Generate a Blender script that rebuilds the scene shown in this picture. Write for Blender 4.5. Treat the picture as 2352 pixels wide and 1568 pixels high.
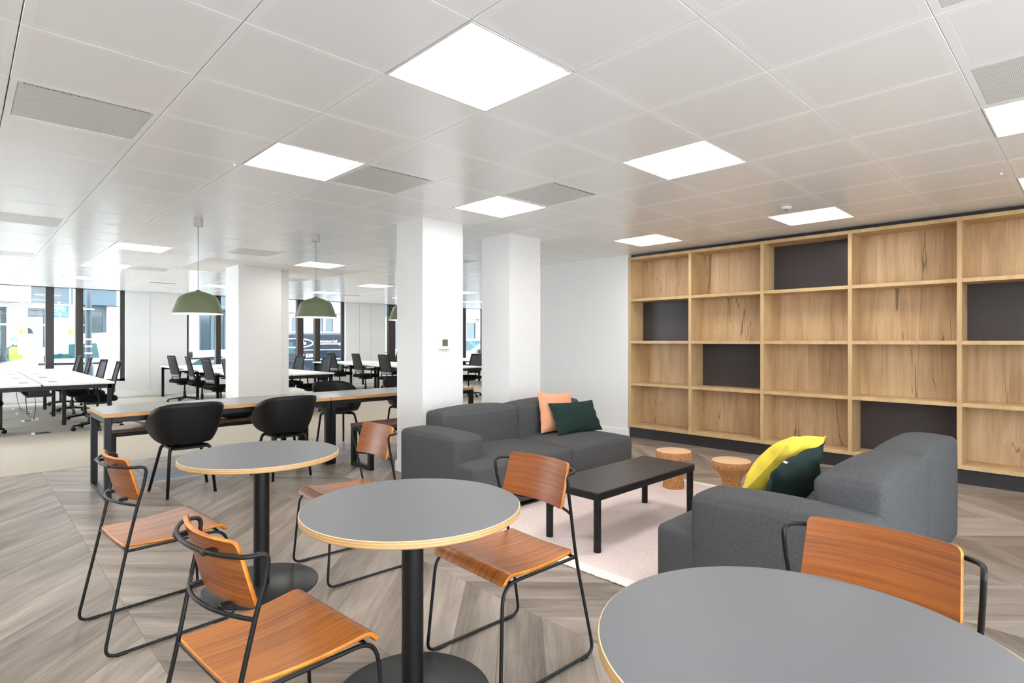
import bpy, math, random
from math import sin, cos, pi, radians, sqrt, atan2
from mathutils import Vector, Matrix
random.seed(7)
for o in list(bpy.data.objects): bpy.data.objects.remove(o, do_unlink=True)
SC = bpy.context.scene
COL = SC.collection
H = 2.511                       # ceiling height
AZ = radians(45.85)
# ------------------------------------------------------------ camera, world, exposure
cam = bpy.data.cameras.new('camera')
cam.sensor_width = 36; cam.lens = 1308 / 2352 * 36; cam.clip_start = .05; cam.clip_end = 300
cam.shift_y = -1 / 2352
co = bpy.data.objects.new('camera', cam); COL.objects.link(co)
co.location = (0, 0, 1.32); co.rotation_euler = (pi / 2, 0, AZ - pi / 2)
SC.camera = co
w = bpy.data.worlds.new('overcast_sky'); SC.world = w; w.use_nodes = True
bg = w.node_tree.nodes['Background']
bg.inputs[0].default_value = (.80, .91, 1.0, 1); bg.inputs[1].default_value = 5.6
SC.view_settings.view_transform = 'Standard'; SC.view_settings.look = 'None'
SC.view_settings.gamma = 1; SC.view_settings.use_curve_mapping = False
SC.view_settings.exposure = 1.26
SC.cycles.use_denoising = True
SC.cycles.max_bounces = 12; SC.cycles.diffuse_bounces = 7; SC.cycles.glossy_bounces = 4
SC.cycles.transparent_max_bounces = 12
SC.cycles.sample_clamp_indirect = 8
PANEL = 6.6                     # radiance of the ceiling light diffusers
# ------------------------------------------------------------ materials
def nodes(m):
    m.use_nodes = True; return m.node_tree, m.node_tree.nodes['Principled BSDF']
def M(name, c, rough=.5, metal=0, spec=.5, emit=None, es=1):
    m = bpy.data.materials.new(name); nt, b = nodes(m)
    b.inputs['Base Color'].default_value = (*c, 1); b.inputs['Roughness'].default_value = rough
    b.inputs['Metallic'].default_value = metal; b.inputs['Specular IOR Level'].default_value = spec
    if emit: b.inputs['Emission Color'].default_value = (*emit, 1); b.inputs['Emission Strength'].default_value = es
    return m
def s2l(*c): return tuple(((x / 255) / 12.92 if x < 11 else ((x / 255 + .055) / 1.055) ** 2.4) for x in c)
def N(nt, t, **k):
    n = nt.nodes.new(t)
    for a, v in k.items():
        if a in ('inp',):
            for i, x in v.items(): n.inputs[i].default_value = x
        else: setattr(n, a, v)
    return n
def ramp(nt, stops):
    r = nt.nodes.new('ShaderNodeValToRGB'); e = r.color_ramp.elements
    e[0].position, e[0].color = stops[0][0], (*stops[0][1], 1)
    e[1].position, e[1].color = stops[-1][0], (*stops[-1][1], 1)
    for p, c in stops[1:-1]:
        x = e.new(p); x.color = (*c, 1)
    return r
def coords(nt, scale, rnd=8.0, space='Object'):
    t = N(nt, 'ShaderNodeTexCoord'); oi = N(nt, 'ShaderNodeObjectInfo')
    mu = N(nt, 'ShaderNodeMath', operation='MULTIPLY', inp={1: rnd}); nt.links.new(oi.outputs['Random'], mu.inputs[0])
    ad = N(nt, 'ShaderNodeVectorMath', operation='ADD'); nt.links.new(t.outputs[space], ad.inputs[0]); nt.links.new(mu.outputs[0], ad.inputs[1])
    mp = N(nt, 'ShaderNodeMapping'); mp.inputs['Scale'].default_value = scale; nt.links.new(ad.outputs[0], mp.inputs[0])
    return mp, oi
def wood(name, stops, scale, fine, rough=.45, rndv=.0, crack=None, bump=.05, spec=.5, detail=5, dist=.6):
    m = bpy.data.materials.new(name); nt, b = nodes(m)
    mp, oi = coords(nt, scale)
    n1 = N(nt, 'ShaderNodeTexNoise', inp={'Scale': 1.0, 'Detail': detail, 'Roughness': .6, 'Distortion': dist}); nt.links.new(mp.outputs[0], n1.inputs['Vector'])
    mp2 = N(nt, 'ShaderNodeMapping'); mp2.inputs['Scale'].default_value = fine; nt.links.new(mp.outputs[0], mp2.inputs[0])
    n2 = N(nt, 'ShaderNodeTexNoise', inp={'Scale': 1.0, 'Detail': 4, 'Roughness': .7}); nt.links.new(mp2.outputs[0], n2.inputs['Vector'])
    mx = N(nt, 'ShaderNodeMath', operation='MULTIPLY_ADD', inp={1: .45, 2: -.225}); nt.links.new(n2.outputs[0], mx.inputs[0])
    ad = N(nt, 'ShaderNodeMath', operation='ADD'); nt.links.new(n1.outputs[0], ad.inputs[0]); nt.links.new(mx.outputs[0], ad.inputs[1])
    if rndv:
        rv = N(nt, 'ShaderNodeMath', operation='MULTIPLY_ADD', inp={1: rndv, 2: -rndv / 2}); nt.links.new(oi.outputs['Random'], rv.inputs[0])
        a2 = N(nt, 'ShaderNodeMath', operation='ADD'); nt.links.new(ad.outputs[0], a2.inputs[0]); nt.links.new(rv.outputs[0], a2.inputs[1]); ad = a2
    r = ramp(nt, stops); nt.links.new(ad.outputs[0], r.inputs[0]); out = r.outputs[0]
    if crack:
        mp3 = N(nt, 'ShaderNodeMapping'); mp3.inputs['Scale'].default_value = crack[0]; nt.links.new(mp.outputs[0], mp3.inputs[0])
        n3 = N(nt, 'ShaderNodeTexNoise', inp={'Scale': 1.0, 'Detail': 3, 'Roughness': .55, 'Distortion': .4}); nt.links.new(mp3.outputs[0], n3.inputs['Vector'])
        sb = N(nt, 'ShaderNodeMath', operation='SUBTRACT', inp={1: .5}); nt.links.new(n3.outputs[0], sb.inputs[0])
        ab = N(nt, 'ShaderNodeMath', operation='ABSOLUTE'); nt.links.new(sb.outputs[0], ab.inputs[0])
        n4 = N(nt, 'ShaderNodeTexNoise', inp={'Scale': .8, 'Detail': 1}); nt.links.new(mp.outputs[0], n4.inputs['Vector'])
        th = N(nt, 'ShaderNodeMath', operation='MULTIPLY_ADD', inp={1: crack[1] * 4, 2: -crack[1] * 1.75}); nt.links.new(n4.outputs[0], th.inputs[0])
        lt = N(nt, 'ShaderNodeMath', operation='LESS_THAN'); nt.links.new(ab.outputs[0], lt.inputs[0]); nt.links.new(th.outputs[0], lt.inputs[1])
        ml = N(nt, 'ShaderNodeMath', operation='MULTIPLY', inp={1: .62}); nt.links.new(lt.outputs[0], ml.inputs[0])
        mc = N(nt, 'ShaderNodeMixRGB'); mc.inputs[2].default_value = (*crack[2], 1)
        nt.links.new(ml.outputs[0], mc.inputs[0]); nt.links.new(out, mc.inputs[1]); out = mc.outputs[0]
    nt.links.new(out, b.inputs['Base Color'])
    b.inputs['Roughness'].default_value = rough; b.inputs['Specular IOR Level'].default_value = spec
    bp = N(nt, 'ShaderNodeBump', inp={'Strength': bump, 'Distance': .002}); nt.links.new(n2.outputs[0], bp.inputs['Height']); nt.links.new(bp.outputs[0], b.inputs['Normal'])
    return m
def speck(name, c1, c2, scale, rough=.9, bump=.2, lo=.35, hi=.65, spec=.3, detail=3, sheen=0):
    m = bpy.data.materials.new(name); nt, b = nodes(m)
    mp, oi = coords(nt, (scale, scale, scale), 3)
    n = N(nt, 'ShaderNodeTexNoise', inp={'Scale': 1.0, 'Detail': detail, 'Roughness': .7}); nt.links.new(mp.outputs[0], n.inputs['Vector'])
    r = ramp(nt, [(lo, c1), (hi, c2)]); nt.links.new(n.outputs[0], r.inputs[0]); nt.links.new(r.outputs[0], b.inputs['Base Color'])
    b.inputs['Roughness'].default_value = rough; b.inputs['Specular IOR Level'].default_value = spec
    b.inputs['Sheen Weight'].default_value = sheen
    bp = N(nt, 'ShaderNodeBump', inp={'Strength': bump, 'Distance': .003}); nt.links.new(n.outputs[0], bp.inputs['Height']); nt.links.new(bp.outputs[0], b.inputs['Normal'])
    return m
def fabric(name, c1, c2, per=260, rough=.95):
    m = bpy.data.materials.new(name); nt, b = nodes(m)
    outs = []
    for sc in ((per * .25, per * .25, per), (per, per, per * .2)):
        mp, oi = coords(nt, sc, 2)
        n = N(nt, 'ShaderNodeTexNoise', inp={'Scale': 1.0, 'Detail': 2}); nt.links.new(mp.outputs[0], n.inputs['Vector']); outs.append(n)
    ad = N(nt, 'ShaderNodeMath', operation='ADD'); nt.links.new(outs[0].outputs[0], ad.inputs[0]); nt.links.new(outs[1].outputs[0], ad.inputs[1])
    hf = N(nt, 'ShaderNodeMath', operation='MULTIPLY', inp={1: .5}); nt.links.new(ad.outputs[0], hf.inputs[0])
    r = ramp(nt, [(.38, c1), (.62, c2)]); nt.links.new(hf.outputs[0], r.inputs[0]); nt.links.new(r.outputs[0], b.inputs['Base Color'])
    b.inputs['Roughness'].default_value = rough; b.inputs['Specular IOR Level'].default_value = .2
    bp = N(nt, 'ShaderNodeBump', inp={'Strength': .35, 'Distance': .002}); nt.links.new(hf.outputs[0], bp.inputs['Height']); nt.links.new(bp.outputs[0], b.inputs['Normal'])
    return m
def ply(name, pale, mid, dark, h):
    # laminated edge: thin veneers stacked along the local z axis
    m = bpy.data.materials.new(name); nt, b = nodes(m)
    t = N(nt, 'ShaderNodeTexCoord'); sx = N(nt, 'ShaderNodeSeparateXYZ'); nt.links.new(t.outputs['Object'], sx.inputs[0])
    mu = N(nt, 'ShaderNodeMath', operation='MULTIPLY', inp={1: 1 / h}); nt.links.new(sx.outputs['Z'], mu.inputs[0])
    fr = N(nt, 'ShaderNodeMath', operation='FRACT'); nt.links.new(mu.outputs[0], fr.inputs[0])
    r = ramp(nt, [(0, mid), (.3, pale), (.5, mid), (.8, dark), (1, mid)]); nt.links.new(fr.outputs[0], r.inputs[0])
    n = N(nt, 'ShaderNodeTexNoise', inp={'Scale': 30, 'Detail': 3}); nt.links.new(t.outputs['Object'], n.inputs['Vector'])
    mx = N(nt, 'ShaderNodeMixRGB', blend_type='MULTIPLY'); mx.inputs[0].default_value = .25
    nt.links.new(r.outputs[0], mx.inputs[1]); nt.links.new(n.outputs[0], mx.inputs[2]); nt.links.new(mx.outputs[0], b.inputs['Base Color'])
    b.inputs['Roughness'].default_value = .5
    return m
def dots(name, base, hole, pitch, rad, rough=.4):
    # round perforations on a square pitch, laid out in the sheet's own plane
    m = bpy.data.materials.new(name); nt, b = nodes(m)
    t = N(nt, 'ShaderNodeTexCoord'); sx = N(nt, 'ShaderNodeSeparateXYZ'); nt.links.new(t.outputs['Object'], sx.inputs[0])
    sq = []
    for ax in 'XY':
        mu = N(nt, 'ShaderNodeMath', operation='MULTIPLY', inp={1: 1 / pitch}); nt.links.new(sx.outputs[ax], mu.inputs[0])
        fr = N(nt, 'ShaderNodeMath', operation='FRACT'); nt.links.new(mu.outputs[0], fr.inputs[0])
        sb = N(nt, 'ShaderNodeMath', operation='SUBTRACT', inp={1: .5}); nt.links.new(fr.outputs[0], sb.inputs[0])
        pw = N(nt, 'ShaderNodeMath', operation='MULTIPLY'); nt.links.new(sb.outputs[0], pw.inputs[0]); nt.links.new(sb.outputs[0], pw.inputs[1]); sq.append(pw)
    ad = N(nt, 'ShaderNodeMath', operation='ADD'); nt.links.new(sq[0].outputs[0], ad.inputs[0]); nt.links.new(sq[1].outputs[0], ad.inputs[1])
    lt = N(nt, 'ShaderNodeMath', operation='LESS_THAN', inp={1: rad * rad}); nt.links.new(ad.outputs[0], lt.inputs[0])
    mx = N(nt, 'ShaderNodeMixRGB'); mx.inputs[1].default_value = (*base, 1); mx.inputs[2].default_value = (*hole, 1)
    nt.links.new(lt.outputs[0], mx.inputs[0]); nt.links.new(mx.outputs[0], b.inputs['Base Color']); b.inputs['Roughness'].default_value = rough
    return m
def glassmat(name, tint=(1, 1, 1), refl=.06):
    m = bpy.data.materials.new(name); m.use_nodes = True; nt = m.node_tree; nt.nodes.clear()
    o = N(nt, 'ShaderNodeOutputMaterial'); tr = N(nt, 'ShaderNodeBsdfTransparent'); gl = N(nt, 'ShaderNodeBsdfGlossy'); mx = N(nt, 'ShaderNodeMixShader')
    tr.inputs[0].default_value = (*tint, 1); gl.inputs['Roughness'].default_value = .02; mx.inputs[0].default_value = refl
    nt.links.new(tr.outputs[0], mx.inputs[1]); nt.links.new(gl.outputs[0], mx.inputs[2]); nt.links.new(mx.outputs[0], o.inputs[0])
    return m
m_wall = speck('matt_wall_paint', (.79, .78, .765), (.81, .80, .785), 40, .75, .02)
m_ceil = M('ceiling_metal', (.955, .955, .955), .27, 0, .5)
m_ceil_perf = M('ceiling_metal_perforated', (.925, .925, .925), .24, 0, .5)
m_plaster = speck('ceiling_plaster', (.85, .84, .82), (.87, .86, .84), 30, .8, .02)
m_subfloor = M('floor_joint', (.17, .15, .13), .8)
m_gap = M('joint_shadow', (.10, .10, .095), .9)
m_vent = dots('vent_sheet', (.80, .80, .79), (.42, .42, .42), .0066, .3)
m_slot = M('vent_slot', (.03, .03, .03), .8)
m_white = M('white_enamel', (.82, .82, .81), .35)
m_diff = M('light_diffuser', (.9, .9, .9), .6, emit=(1.0, .985, .955), es=PANEL)
m_led = M('green_indicator', (.1, .5, .3), .5, emit=(.2, 1, .5), es=1.2)
plank_stops = [(.22, s2l(100, 88, 79)), (.42, s2l(132, 119, 108)), (.58, s2l(150, 137, 126)), (.8, s2l(174, 162, 151))]
m_plank = wood('vinyl_plank', plank_stops, (1.3, 9, 4), (2.5, 9, 3), .38, .26, bump=.03, spec=.45)
m_carpet = speck('loop_carpet', s2l(150, 141, 128), s2l(196, 188, 174), 220, .97, .5)
m_lam = speck('grey_laminate', s2l(103, 103, 106), s2l(107, 107, 110), 300, .42, .02)
m_lam2 = speck('dark_grey_laminate', s2l(122, 118, 116), s2l(127, 123, 121), 300, .27, .02)
m_ply = ply('birch_ply_edge', s2l(216, 178, 124), s2l(204, 162, 106), s2l(184, 138, 84), .0088)
m_plytop = M('pale_ply_veneer', s2l(238, 214, 180), .5)
m_orange_edge = wood('oak_edge_band', [(.3, s2l(196, 140, 84)), (.7, s2l(216, 164, 106))], (4, 4, 30), (4, 4, 4), .5)
m_black = M('black_powder_coat', (.005, .005, .005), .42, 0, .35)
m_blackm = M('black_steel', (.0055, .0055, .0055), .4, 0, .35)
m_base = M('dark_base_plate', (.022, .023, .024), .38, 0, .5)
teak = [(.25, s2l(102, 56, 20)), (.43, s2l(148, 84, 32)), (.60, s2l(174, 104, 42)), (.85, s2l(192, 124, 60))]
m_teak_seat = wood('teak_veneer_seat', teak, (1.6, 75, 10), (2, 6, 3), .33, .1, bump=.02, dist=.25)
m_teak_back = wood('teak_veneer_back', [(p_, tuple(c_ * k_ for c_, k_ in zip(c, (.72, .62, .50)))) for p_, c in teak], (5, 1.5, 95), (2, 2, 5), .36, .1, bump=.02, dist=.25)
m_teak_edge = wood('orange_ply_edge', [(.3, s2l(176, 98, 22)), (.7, s2l(226, 146, 46))], (10, 10, 10), (2, 2, 2), .4)
m_shell = M('black_plastic_shell', (.0055, .0052, .005), .5, 0, .3)
m_walnut = wood('walnut_board', [(.3, s2l(62, 40, 30)), (.7, s2l(112, 76, 56))], (3, 40, 40), (3, 3, 3), .4)
m_sofa = fabric('grey_wool', s2l(62, 62, 63), s2l(92, 92, 93), 700)
m_oak = wood('oak_board_light', [(.3, s2l(184, 152, 108)), (.7, s2l(204, 174, 130))], (7, 7, 2), (8, 8, 2), .5, bump=.03)
oak = [(.2, s2l(158, 124, 88)), (.42, s2l(186, 152, 112)), (.6, s2l(202, 170, 130)), (.85, s2l(216, 188, 150))]
m_oakback = wood('rustic_oak_panel', oak, (3, 7, .8), (3, 9, 2.0), .5, .12, crack=((1, .8, .38), .011, s2l(84, 58, 36)), bump=.05)
m_char = M('charcoal_panel', s2l(62, 56, 56), .38, 0, .4)
m_plinth = M('charcoal_plinth', s2l(44, 42, 43), .45)
m_ctable = wood('black_stained_oak', [(.3, s2l(28, 25, 24)), (.7, s2l(38, 34, 33))], (3, 30, 30), (3, 3, 3), .38, bump=.02)
m_cork = speck('cork', s2l(142, 92, 52), s2l(196, 146, 98), 75, .85, .4, .3, .6)
m_corktop = speck('pale_cork_top', s2l(198, 156, 118), s2l(218, 180, 144), 75, .85, .2, .3, .6)
m_peach = speck('peach_linen', s2l(214, 146, 112), s2l(232, 168, 134), 260, .95, .2)
m_green = speck('bottle_green_linen', s2l(22, 40, 36), s2l(34, 54, 49), 260, .95, .2)
m_yellow = speck('yellow_linen', s2l(222, 194, 62), s2l(236, 212, 84), 260, .95, .2)
m_beige = speck('beige_linen', s2l(150, 132, 118), s2l(186, 168, 154), 260, .95, .2)
m_shade = M('moss_green_lamp_paint', s2l(104, 112, 84), .42, 0, .5)
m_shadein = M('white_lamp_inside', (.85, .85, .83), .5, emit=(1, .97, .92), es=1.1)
m_desk = M('white_desk_laminate', (.80, .78, .76), .4)
m_mesh = M('black_mesh_back', (.018, .021, .024), .6)
m_frame = M('dark_bronze_frame', s2l(58, 52, 50), .4, .3)
m_greyp = M('grey_plastic', s2l(120, 130, 138), .45)
m_seat = M('black_upholstery', (.005, .005, .005), .95, 0, .2)
m_steel = M('brushed_steel', (.55, .56, .57), .3, .9)
m_lcd = M('green_lcd', s2l(92, 106, 84), .3)
m_glass = glassmat('window_glass')
m_edge = M('rug_dark_edge', s2l(90, 84, 84), .9)
# rug weave
m_rug = bpy.data.materials.new('pink_flecked_weave'); nt, b = nodes(m_rug)
mp, oi = coords(nt, (1, 1, 1), 0)
br = N(nt, 'ShaderNodeTexBrick'); br.inputs['Color1'].default_value = (*s2l(250, 242, 238), 1); br.inputs['Color2'].default_value = (*s2l(240, 226, 221), 1)
br.inputs['Mortar'].default_value = (*s2l(226, 208, 203), 1); br.inputs['Scale'].default_value = 34; br.inputs['Mortar Size'].default_value = .12
nt.links.new(mp.outputs[0], br.inputs['Vector'])
n = N(nt, 'ShaderNodeTexNoise', inp={'Scale': 170, 'Detail': 1}); nt.links.new(mp.outputs[0], n.inputs['Vector'])
r = ramp(nt, [(.30, s2l(150, 130, 132)), (.40, (1, 1, 1))]); nt.links.new(n.outputs[0], r.inputs[0])
mx = N(nt, 'ShaderNodeMixRGB', blend_type='MULTIPLY'); mx.inputs[0].default_value = 1
nt.links.new(br.outputs[0], mx.inputs[1]); nt.links.new(r.outputs[0], mx.inputs[2]); nt.links.new(mx.outputs[0], b.inputs['Base Color']); b.inputs['Roughness'].default_value = 1
bp = N(nt, 'ShaderNodeBump', inp={'Strength': .5, 'Distance': .004}); nt.links.new(br.outputs[0], bp.inputs['Height']); nt.links.new(bp.outputs[0], b.inputs['Normal'])
m_rugw = speck('cream_rug_border', s2l(214, 208, 200), s2l(246, 242, 236), 180, 1, .6)

# ------------------------------------------------------------ mesh builder
class MB:
    def __init__(s): s.v = []; s.f = []; s.m = []
    def add(s, vs, fs, mi=0):
        o = len(s.v); s.v += [tuple(v) for v in vs]
        for f in fs: s.f.append([o + i for i in f]); s.m.append(mi)
        return s
    def box(s, x0, x1, y0, y1, z0, z1, mi=0):
        return s.add([(x, y, z) for z in (z0, z1) for y in (y0, y1) for x in (x0, x1)],
                     [(0, 2, 3, 1), (4, 5, 7, 6), (0, 1, 5, 4), (2, 6, 7, 3), (0, 4, 6, 2), (1, 3, 7, 5)], mi)
    def xbox(s, mat, sx, sy, sz, mi=0):
        vs = [mat @ Vector((x * sx / 2, y * sy / 2, z * sz / 2)) for z in (-1, 1) for y in (-1, 1) for x in (-1, 1)]
        return s.add(vs, [(0, 2, 3, 1), (4, 5, 7, 6), (0, 1, 5, 4), (2, 6, 7, 3), (0, 4, 6, 2), (1, 3, 7, 5)], mi)
    def bar(s, a, b, w, d, mi=0, up=(0, 0, 1), w2=None, d2=None):
        a, b = Vector(a), Vector(b); t = (b - a).normalized(); u = Vector(up)
        if abs(t.dot(u)) > .98: u = Vector((1, 0, 0))
        r = t.cross(u).normalized(); u = r.cross(t)
        vs = []
        for p, ww, dd in ((a, w, d), (b, w2 or w, d2 or d)):
            for (i, j) in ((-1, -1), (1, -1), (1, 1), (-1, 1)): vs.append(p + r * ww / 2 * i + u * dd / 2 * j)
        return s.add(vs, [(3, 2, 1, 0), (4, 5, 6, 7), (0, 1, 5, 4), (1, 2, 6, 5), (2, 3, 7, 6), (3, 0, 4, 7)], mi)
    def tube(s, path, r, seg=8, mi=0, closed=False, r1=None):
        path = [Vector(p) for p in path]; n = len(path); vs = []; up = None
        for i, p in enumerate(path):
            a = path[i - 1] if (i > 0 or closed) else p; c = path[(i + 1) % n] if (i < n - 1 or closed) else p
            t = (c - a).normalized()
            if up is None:
                up = Vector((0, 0, 1)) if abs(t.z) < .9 else Vector((1, 0, 0))
            rr = t.cross(up).normalized(); up = rr.cross(t).normalized()
            rad = r if r1 is None else r + (r1 - r) * i / (n - 1)
            for k in range(seg):
                a_ = 2 * pi * k / seg; vs.append(p + (rr * cos(a_) + up * sin(a_)) * rad)
        fs = []
        for i in range(n if closed else n - 1):
            j = (i + 1) % n
            for k in range(seg): fs.append((i * seg + k, i * seg + (k + 1) % seg, j * seg + (k + 1) % seg, j * seg + k))
        if not closed: fs += [tuple(range(seg))[::-1], tuple((n - 1) * seg + k for k in range(seg))]
        return s.add(vs, fs, mi)
    def lathe(s, prof, seg=32, c=(0, 0), mi=0, cap0=True, cap1=True):
        vs = [(c[0] + r * cos(2 * pi * k / seg), c[1] + r * sin(2 * pi * k / seg), z) for r, z in prof for k in range(seg)]
        fs = [(i * seg + k, i * seg + (k + 1) % seg, (i + 1) * seg + (k + 1) % seg, (i + 1) * seg + k) for i in range(len(prof) - 1) for k in range(seg)]
        if cap0: fs.append(tuple(range(seg))[::-1])
        if cap1: fs.append(tuple((len(prof) - 1) * seg + k for k in range(seg)))
        return s.add(vs, fs, mi)
    def grid(s, fn, nu, nv, mi=0):
        vs = [fn(i / nu, j / nv) for j in range(nv + 1) for i in range(nu + 1)]
        return s.add(vs, [(j * (nu + 1) + i, j * (nu + 1) + i + 1, (j + 1) * (nu + 1) + i + 1, (j + 1) * (nu + 1) + i) for j in range(nv) for i in range(nu)], mi)
    def mesh(s, name, mats, smooth=None):
        me = bpy.data.meshes.new(name); me.from_pydata(s.v, [], s.f)
        for m in (mats if isinstance(mats, (list, tuple)) else [mats]): me.materials.append(m)
        me.polygons.foreach_set('material_index', s.m)
        if smooth:
            me.shade_smooth() if hasattr(me, 'shade_smooth') else None
            if smooth is not True: me.set_sharp_from_angle(angle=radians(smooth))
        me.update(); return me
    def build(s, name, mats, parent=None, smooth=None):
        return link(name, s.mesh(name, mats, smooth), parent)
def link(name, data, parent=None, loc=None, rz=None):
    o = bpy.data.objects.new(name, data); COL.objects.link(o)
    if parent is not None: o.parent = parent
    if loc is not None: o.location = loc
    if rz is not None: o.rotation_euler = (0, 0, rz)
    return o
def bev(o, w=.004, seg=2, ang=40):
    m = o.modifiers.new('bevel', 'BEVEL'); m.width = w; m.segments = seg; m.limit_method = 'ANGLE'; m.angle_limit = radians(ang); m.harden_normals = False
    return o
def sub(o, n=1):
    m = o.modifiers.new('sub', 'SUBSURF'); m.levels = n; m.render_levels = n; return o
def solid(o, t, rim=None, off=-1):
    m = o.modifiers.new('solid', 'SOLIDIFY'); m.thickness = t; m.offset = off
    if rim is not None: m.material_offset_rim = rim
    return o
def thing(name, label, cat, loc=(0, 0, 0), rz=0, group=None):
    o = link(name, None, None, loc, rz); o.empty_display_size = .1
    return tag(o, label, cat, group)
def tag(o, label, cat, group=None):
    o['label'] = label; o['category'] = cat
    if group: o['group'] = group
    return o
def struct(o):
    o['kind'] = 'structure'; return o
def dup(root, loc=None, rz=None, label=None, group=None):
    def cp(o, par):
        c = o.copy(); COL.objects.link(c); c.parent = par
        for ch in kids.get(o.name, []): cp(ch, c)
        return c
    kids = {}
    for x in list(COL.objects):
        if x.parent: kids.setdefault(x.parent.name, []).append(x)
    r = cp(root, None)
    if loc is not None: r.location = loc
    if rz is not None: r.rotation_euler = (0, 0, rz)
    if label: r['label'] = label
    if group: r['group'] = group
    return r
def fillet(pts, rads, seg=6):
    pts = [Vector(p) for p in pts]; out = [pts[0]]
    for i in range(1, len(pts) - 1):
        a, b, c = pts[i - 1], pts[i], pts[i + 1]; r = rads[i - 1] if isinstance(rads, (list, tuple)) else rads
        d1 = (a - b); d2 = (c - b); l = min(r, d1.length * .49, d2.length * .49)
        p0 = b + d1.normalized() * l; p2 = b + d2.normalized() * l
        for k in range(seg + 1):
            t = k / seg; out.append(p0 * (1 - t) ** 2 + b * 2 * t * (1 - t) + p2 * t * t)
    out.append(pts[-1]); return out
def rrgrid(A, B, r, nx, ny, fn, seg=0):
    # rounded-rectangle sheet mapped through fn(a, b); a in -A..A, b in -B..B
    def axis(L, n):
        k = [r * (1 - cos(pi / 2 * i / 4)) for i in range(4)]
        return [-L + x for x in k] + [-L + r + (2 * L - 2 * r) * i / n for i in range(n + 1)] + [L - x for x in reversed(k)]
    ax, ay = axis(A, nx), axis(B, ny); vs = []
    for b in ay:
        for a in ax:
            da, db = abs(a) - (A - r), abs(b) - (B - r)
            if da > 1e-6 and db > 1e-6:
                l = sqrt(da * da + db * db); k = max(da, db) / l
                a2 = math.copysign(A - r + da * k, a); b2 = math.copysign(B - r + db * k, b)
            else: a2, b2 = a, b
            vs.append(fn(a2, b2))
    n = len(ax)
    fs = [(j * n + i, j * n + i + 1, (j + 1) * n + i + 1, (j + 1) * n + i) for j in range(len(ay) - 1) for i in range(n - 1)]
    m = MB(); m.add(vs, fs); return m
def softbox(x0, x1, y0, y1, z0, z1, r=.06, top=.03, side=.012, n=9, bottom=0):
    # upholstered block: rounded edges, crowned top, faintly bulging sides
    c = Vector(((x0 + x1) / 2, (y0 + y1) / 2, (z0 + z1) / 2)); h = Vector(((x1 - x0) / 2, (y1 - y0) / 2, (z1 - z0) / 2))
    m = MB(); idx = {}
    def par(L):
        k = [r * .25, r * .6, r]
        return [-L] + [-L + q for q in k] + [-L + r + (2 * L - 2 * r) * i / n for i in range(1, n)] + [L - q for q in reversed(k)] + [L]
    ax = [par(h.x), par(h.y), par(h.z)]
    def vert(p):
        key = tuple(round(q, 5) for q in p)
        if key in idx: return idx[key]
        inner = Vector([max(-h[i] + r, min(h[i] - r, p[i])) for i in range(3)]); d = Vector(p) - inner
        q = inner + (d.normalized() * r if d.length > 1e-9 else d)
        u, v, w_ = p[0] / h.x, p[1] / h.y, p[2] / h.z
        fx, fy, fz = (1 - u ** 2), (1 - v ** 2), (1 - w_ ** 2)
        if w_ > 0: q.z += top * fx ** .6 * fy ** .6 * w_
        q.x += side * u * fy * fz; q.y += side * v * fx * fz
        m.v.append(tuple(c + q)); idx[key] = len(m.v) - 1; return idx[key]
    for a in range(3):
        b_, d_ = (a + 1) % 3, (a + 2) % 3
        for sgn in (-1, 1):
            for i in range(len(ax[b_]) - 1):
                for j in range(len(ax[d_]) - 1):
                    f = []
                    for (ii, jj) in ((i, j), (i + 1, j), (i + 1, j + 1), (i, j + 1)):
                        p = [0, 0, 0]; p[a] = sgn * h[a]; p[b_] = ax[b_][ii]; p[d_] = ax[d_][jj]; f.append(vert(p))
                    if sgn < 0: f.reverse()
                    m.f.append(f); m.m.append(0)
    return m
def pillow(wd, ht, th, pinch=.09, wr=.012, seed=0, nu=26):
    rnd = random.Random(seed); ph = [rnd.uniform(0, 6) for _ in range(8)]; m = MB()
    for sgn in (1, -1):
        def fn(a, b):
            u, v = a * 2 - 1, b * 2 - 1
            x = wd / 2 * u * (1 - pinch * (1 - v * v) * abs(u)); y = ht / 2 * v * (1 - pinch * (1 - u * u) * abs(v))
            e = max(0, (1 - abs(u) ** 2.6)) ** .55 * max(0, (1 - abs(v) ** 2.6)) ** .55
            cr = max(abs(u), abs(v)) ** 3
            z = th / 2 * e + wr * e ** .5 * cr * (sin(u * 9 + ph[0]) * sin(v * 3 + ph[1]) + sin(v * 11 + ph[2]) * sin(u * 4 + ph[3]))
            z += wr * .5 * e * sin(3.1 * u + 2.2 * v + ph[4])
            return (x, y, sgn * z)
        m2 = MB(); m2.grid(fn, nu, nu)
        if sgn < 0: m2.f = [f[::-1] for f in m2.f]
        m.add(m2.v, m2.f)
    return m
def proj(X, Y, Z):
    F = X * cos(AZ) + Y * sin(AZ); R = X * sin(AZ) - Y * cos(AZ)
    if F < .1: return None
    return 1176 + 1308 * R / F, 783 - 1308 * (Z - 1.32) / F
def parea(pts):
    q = [proj(*p) for p in pts]
    if any(v is None for v in q): return 0
    xs = [v[0] for v in q]; ys = [v[1] for v in q]
    if max(xs) < 0 or min(xs) > 2352 or max(ys) < 0 or min(ys) > 1568: return 0
    return abs(sum(q[i][0] * q[(i + 1) % len(q)][1] - q[(i + 1) % len(q)][0] * q[i][1] for i in range(len(q)))) / 2

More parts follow.
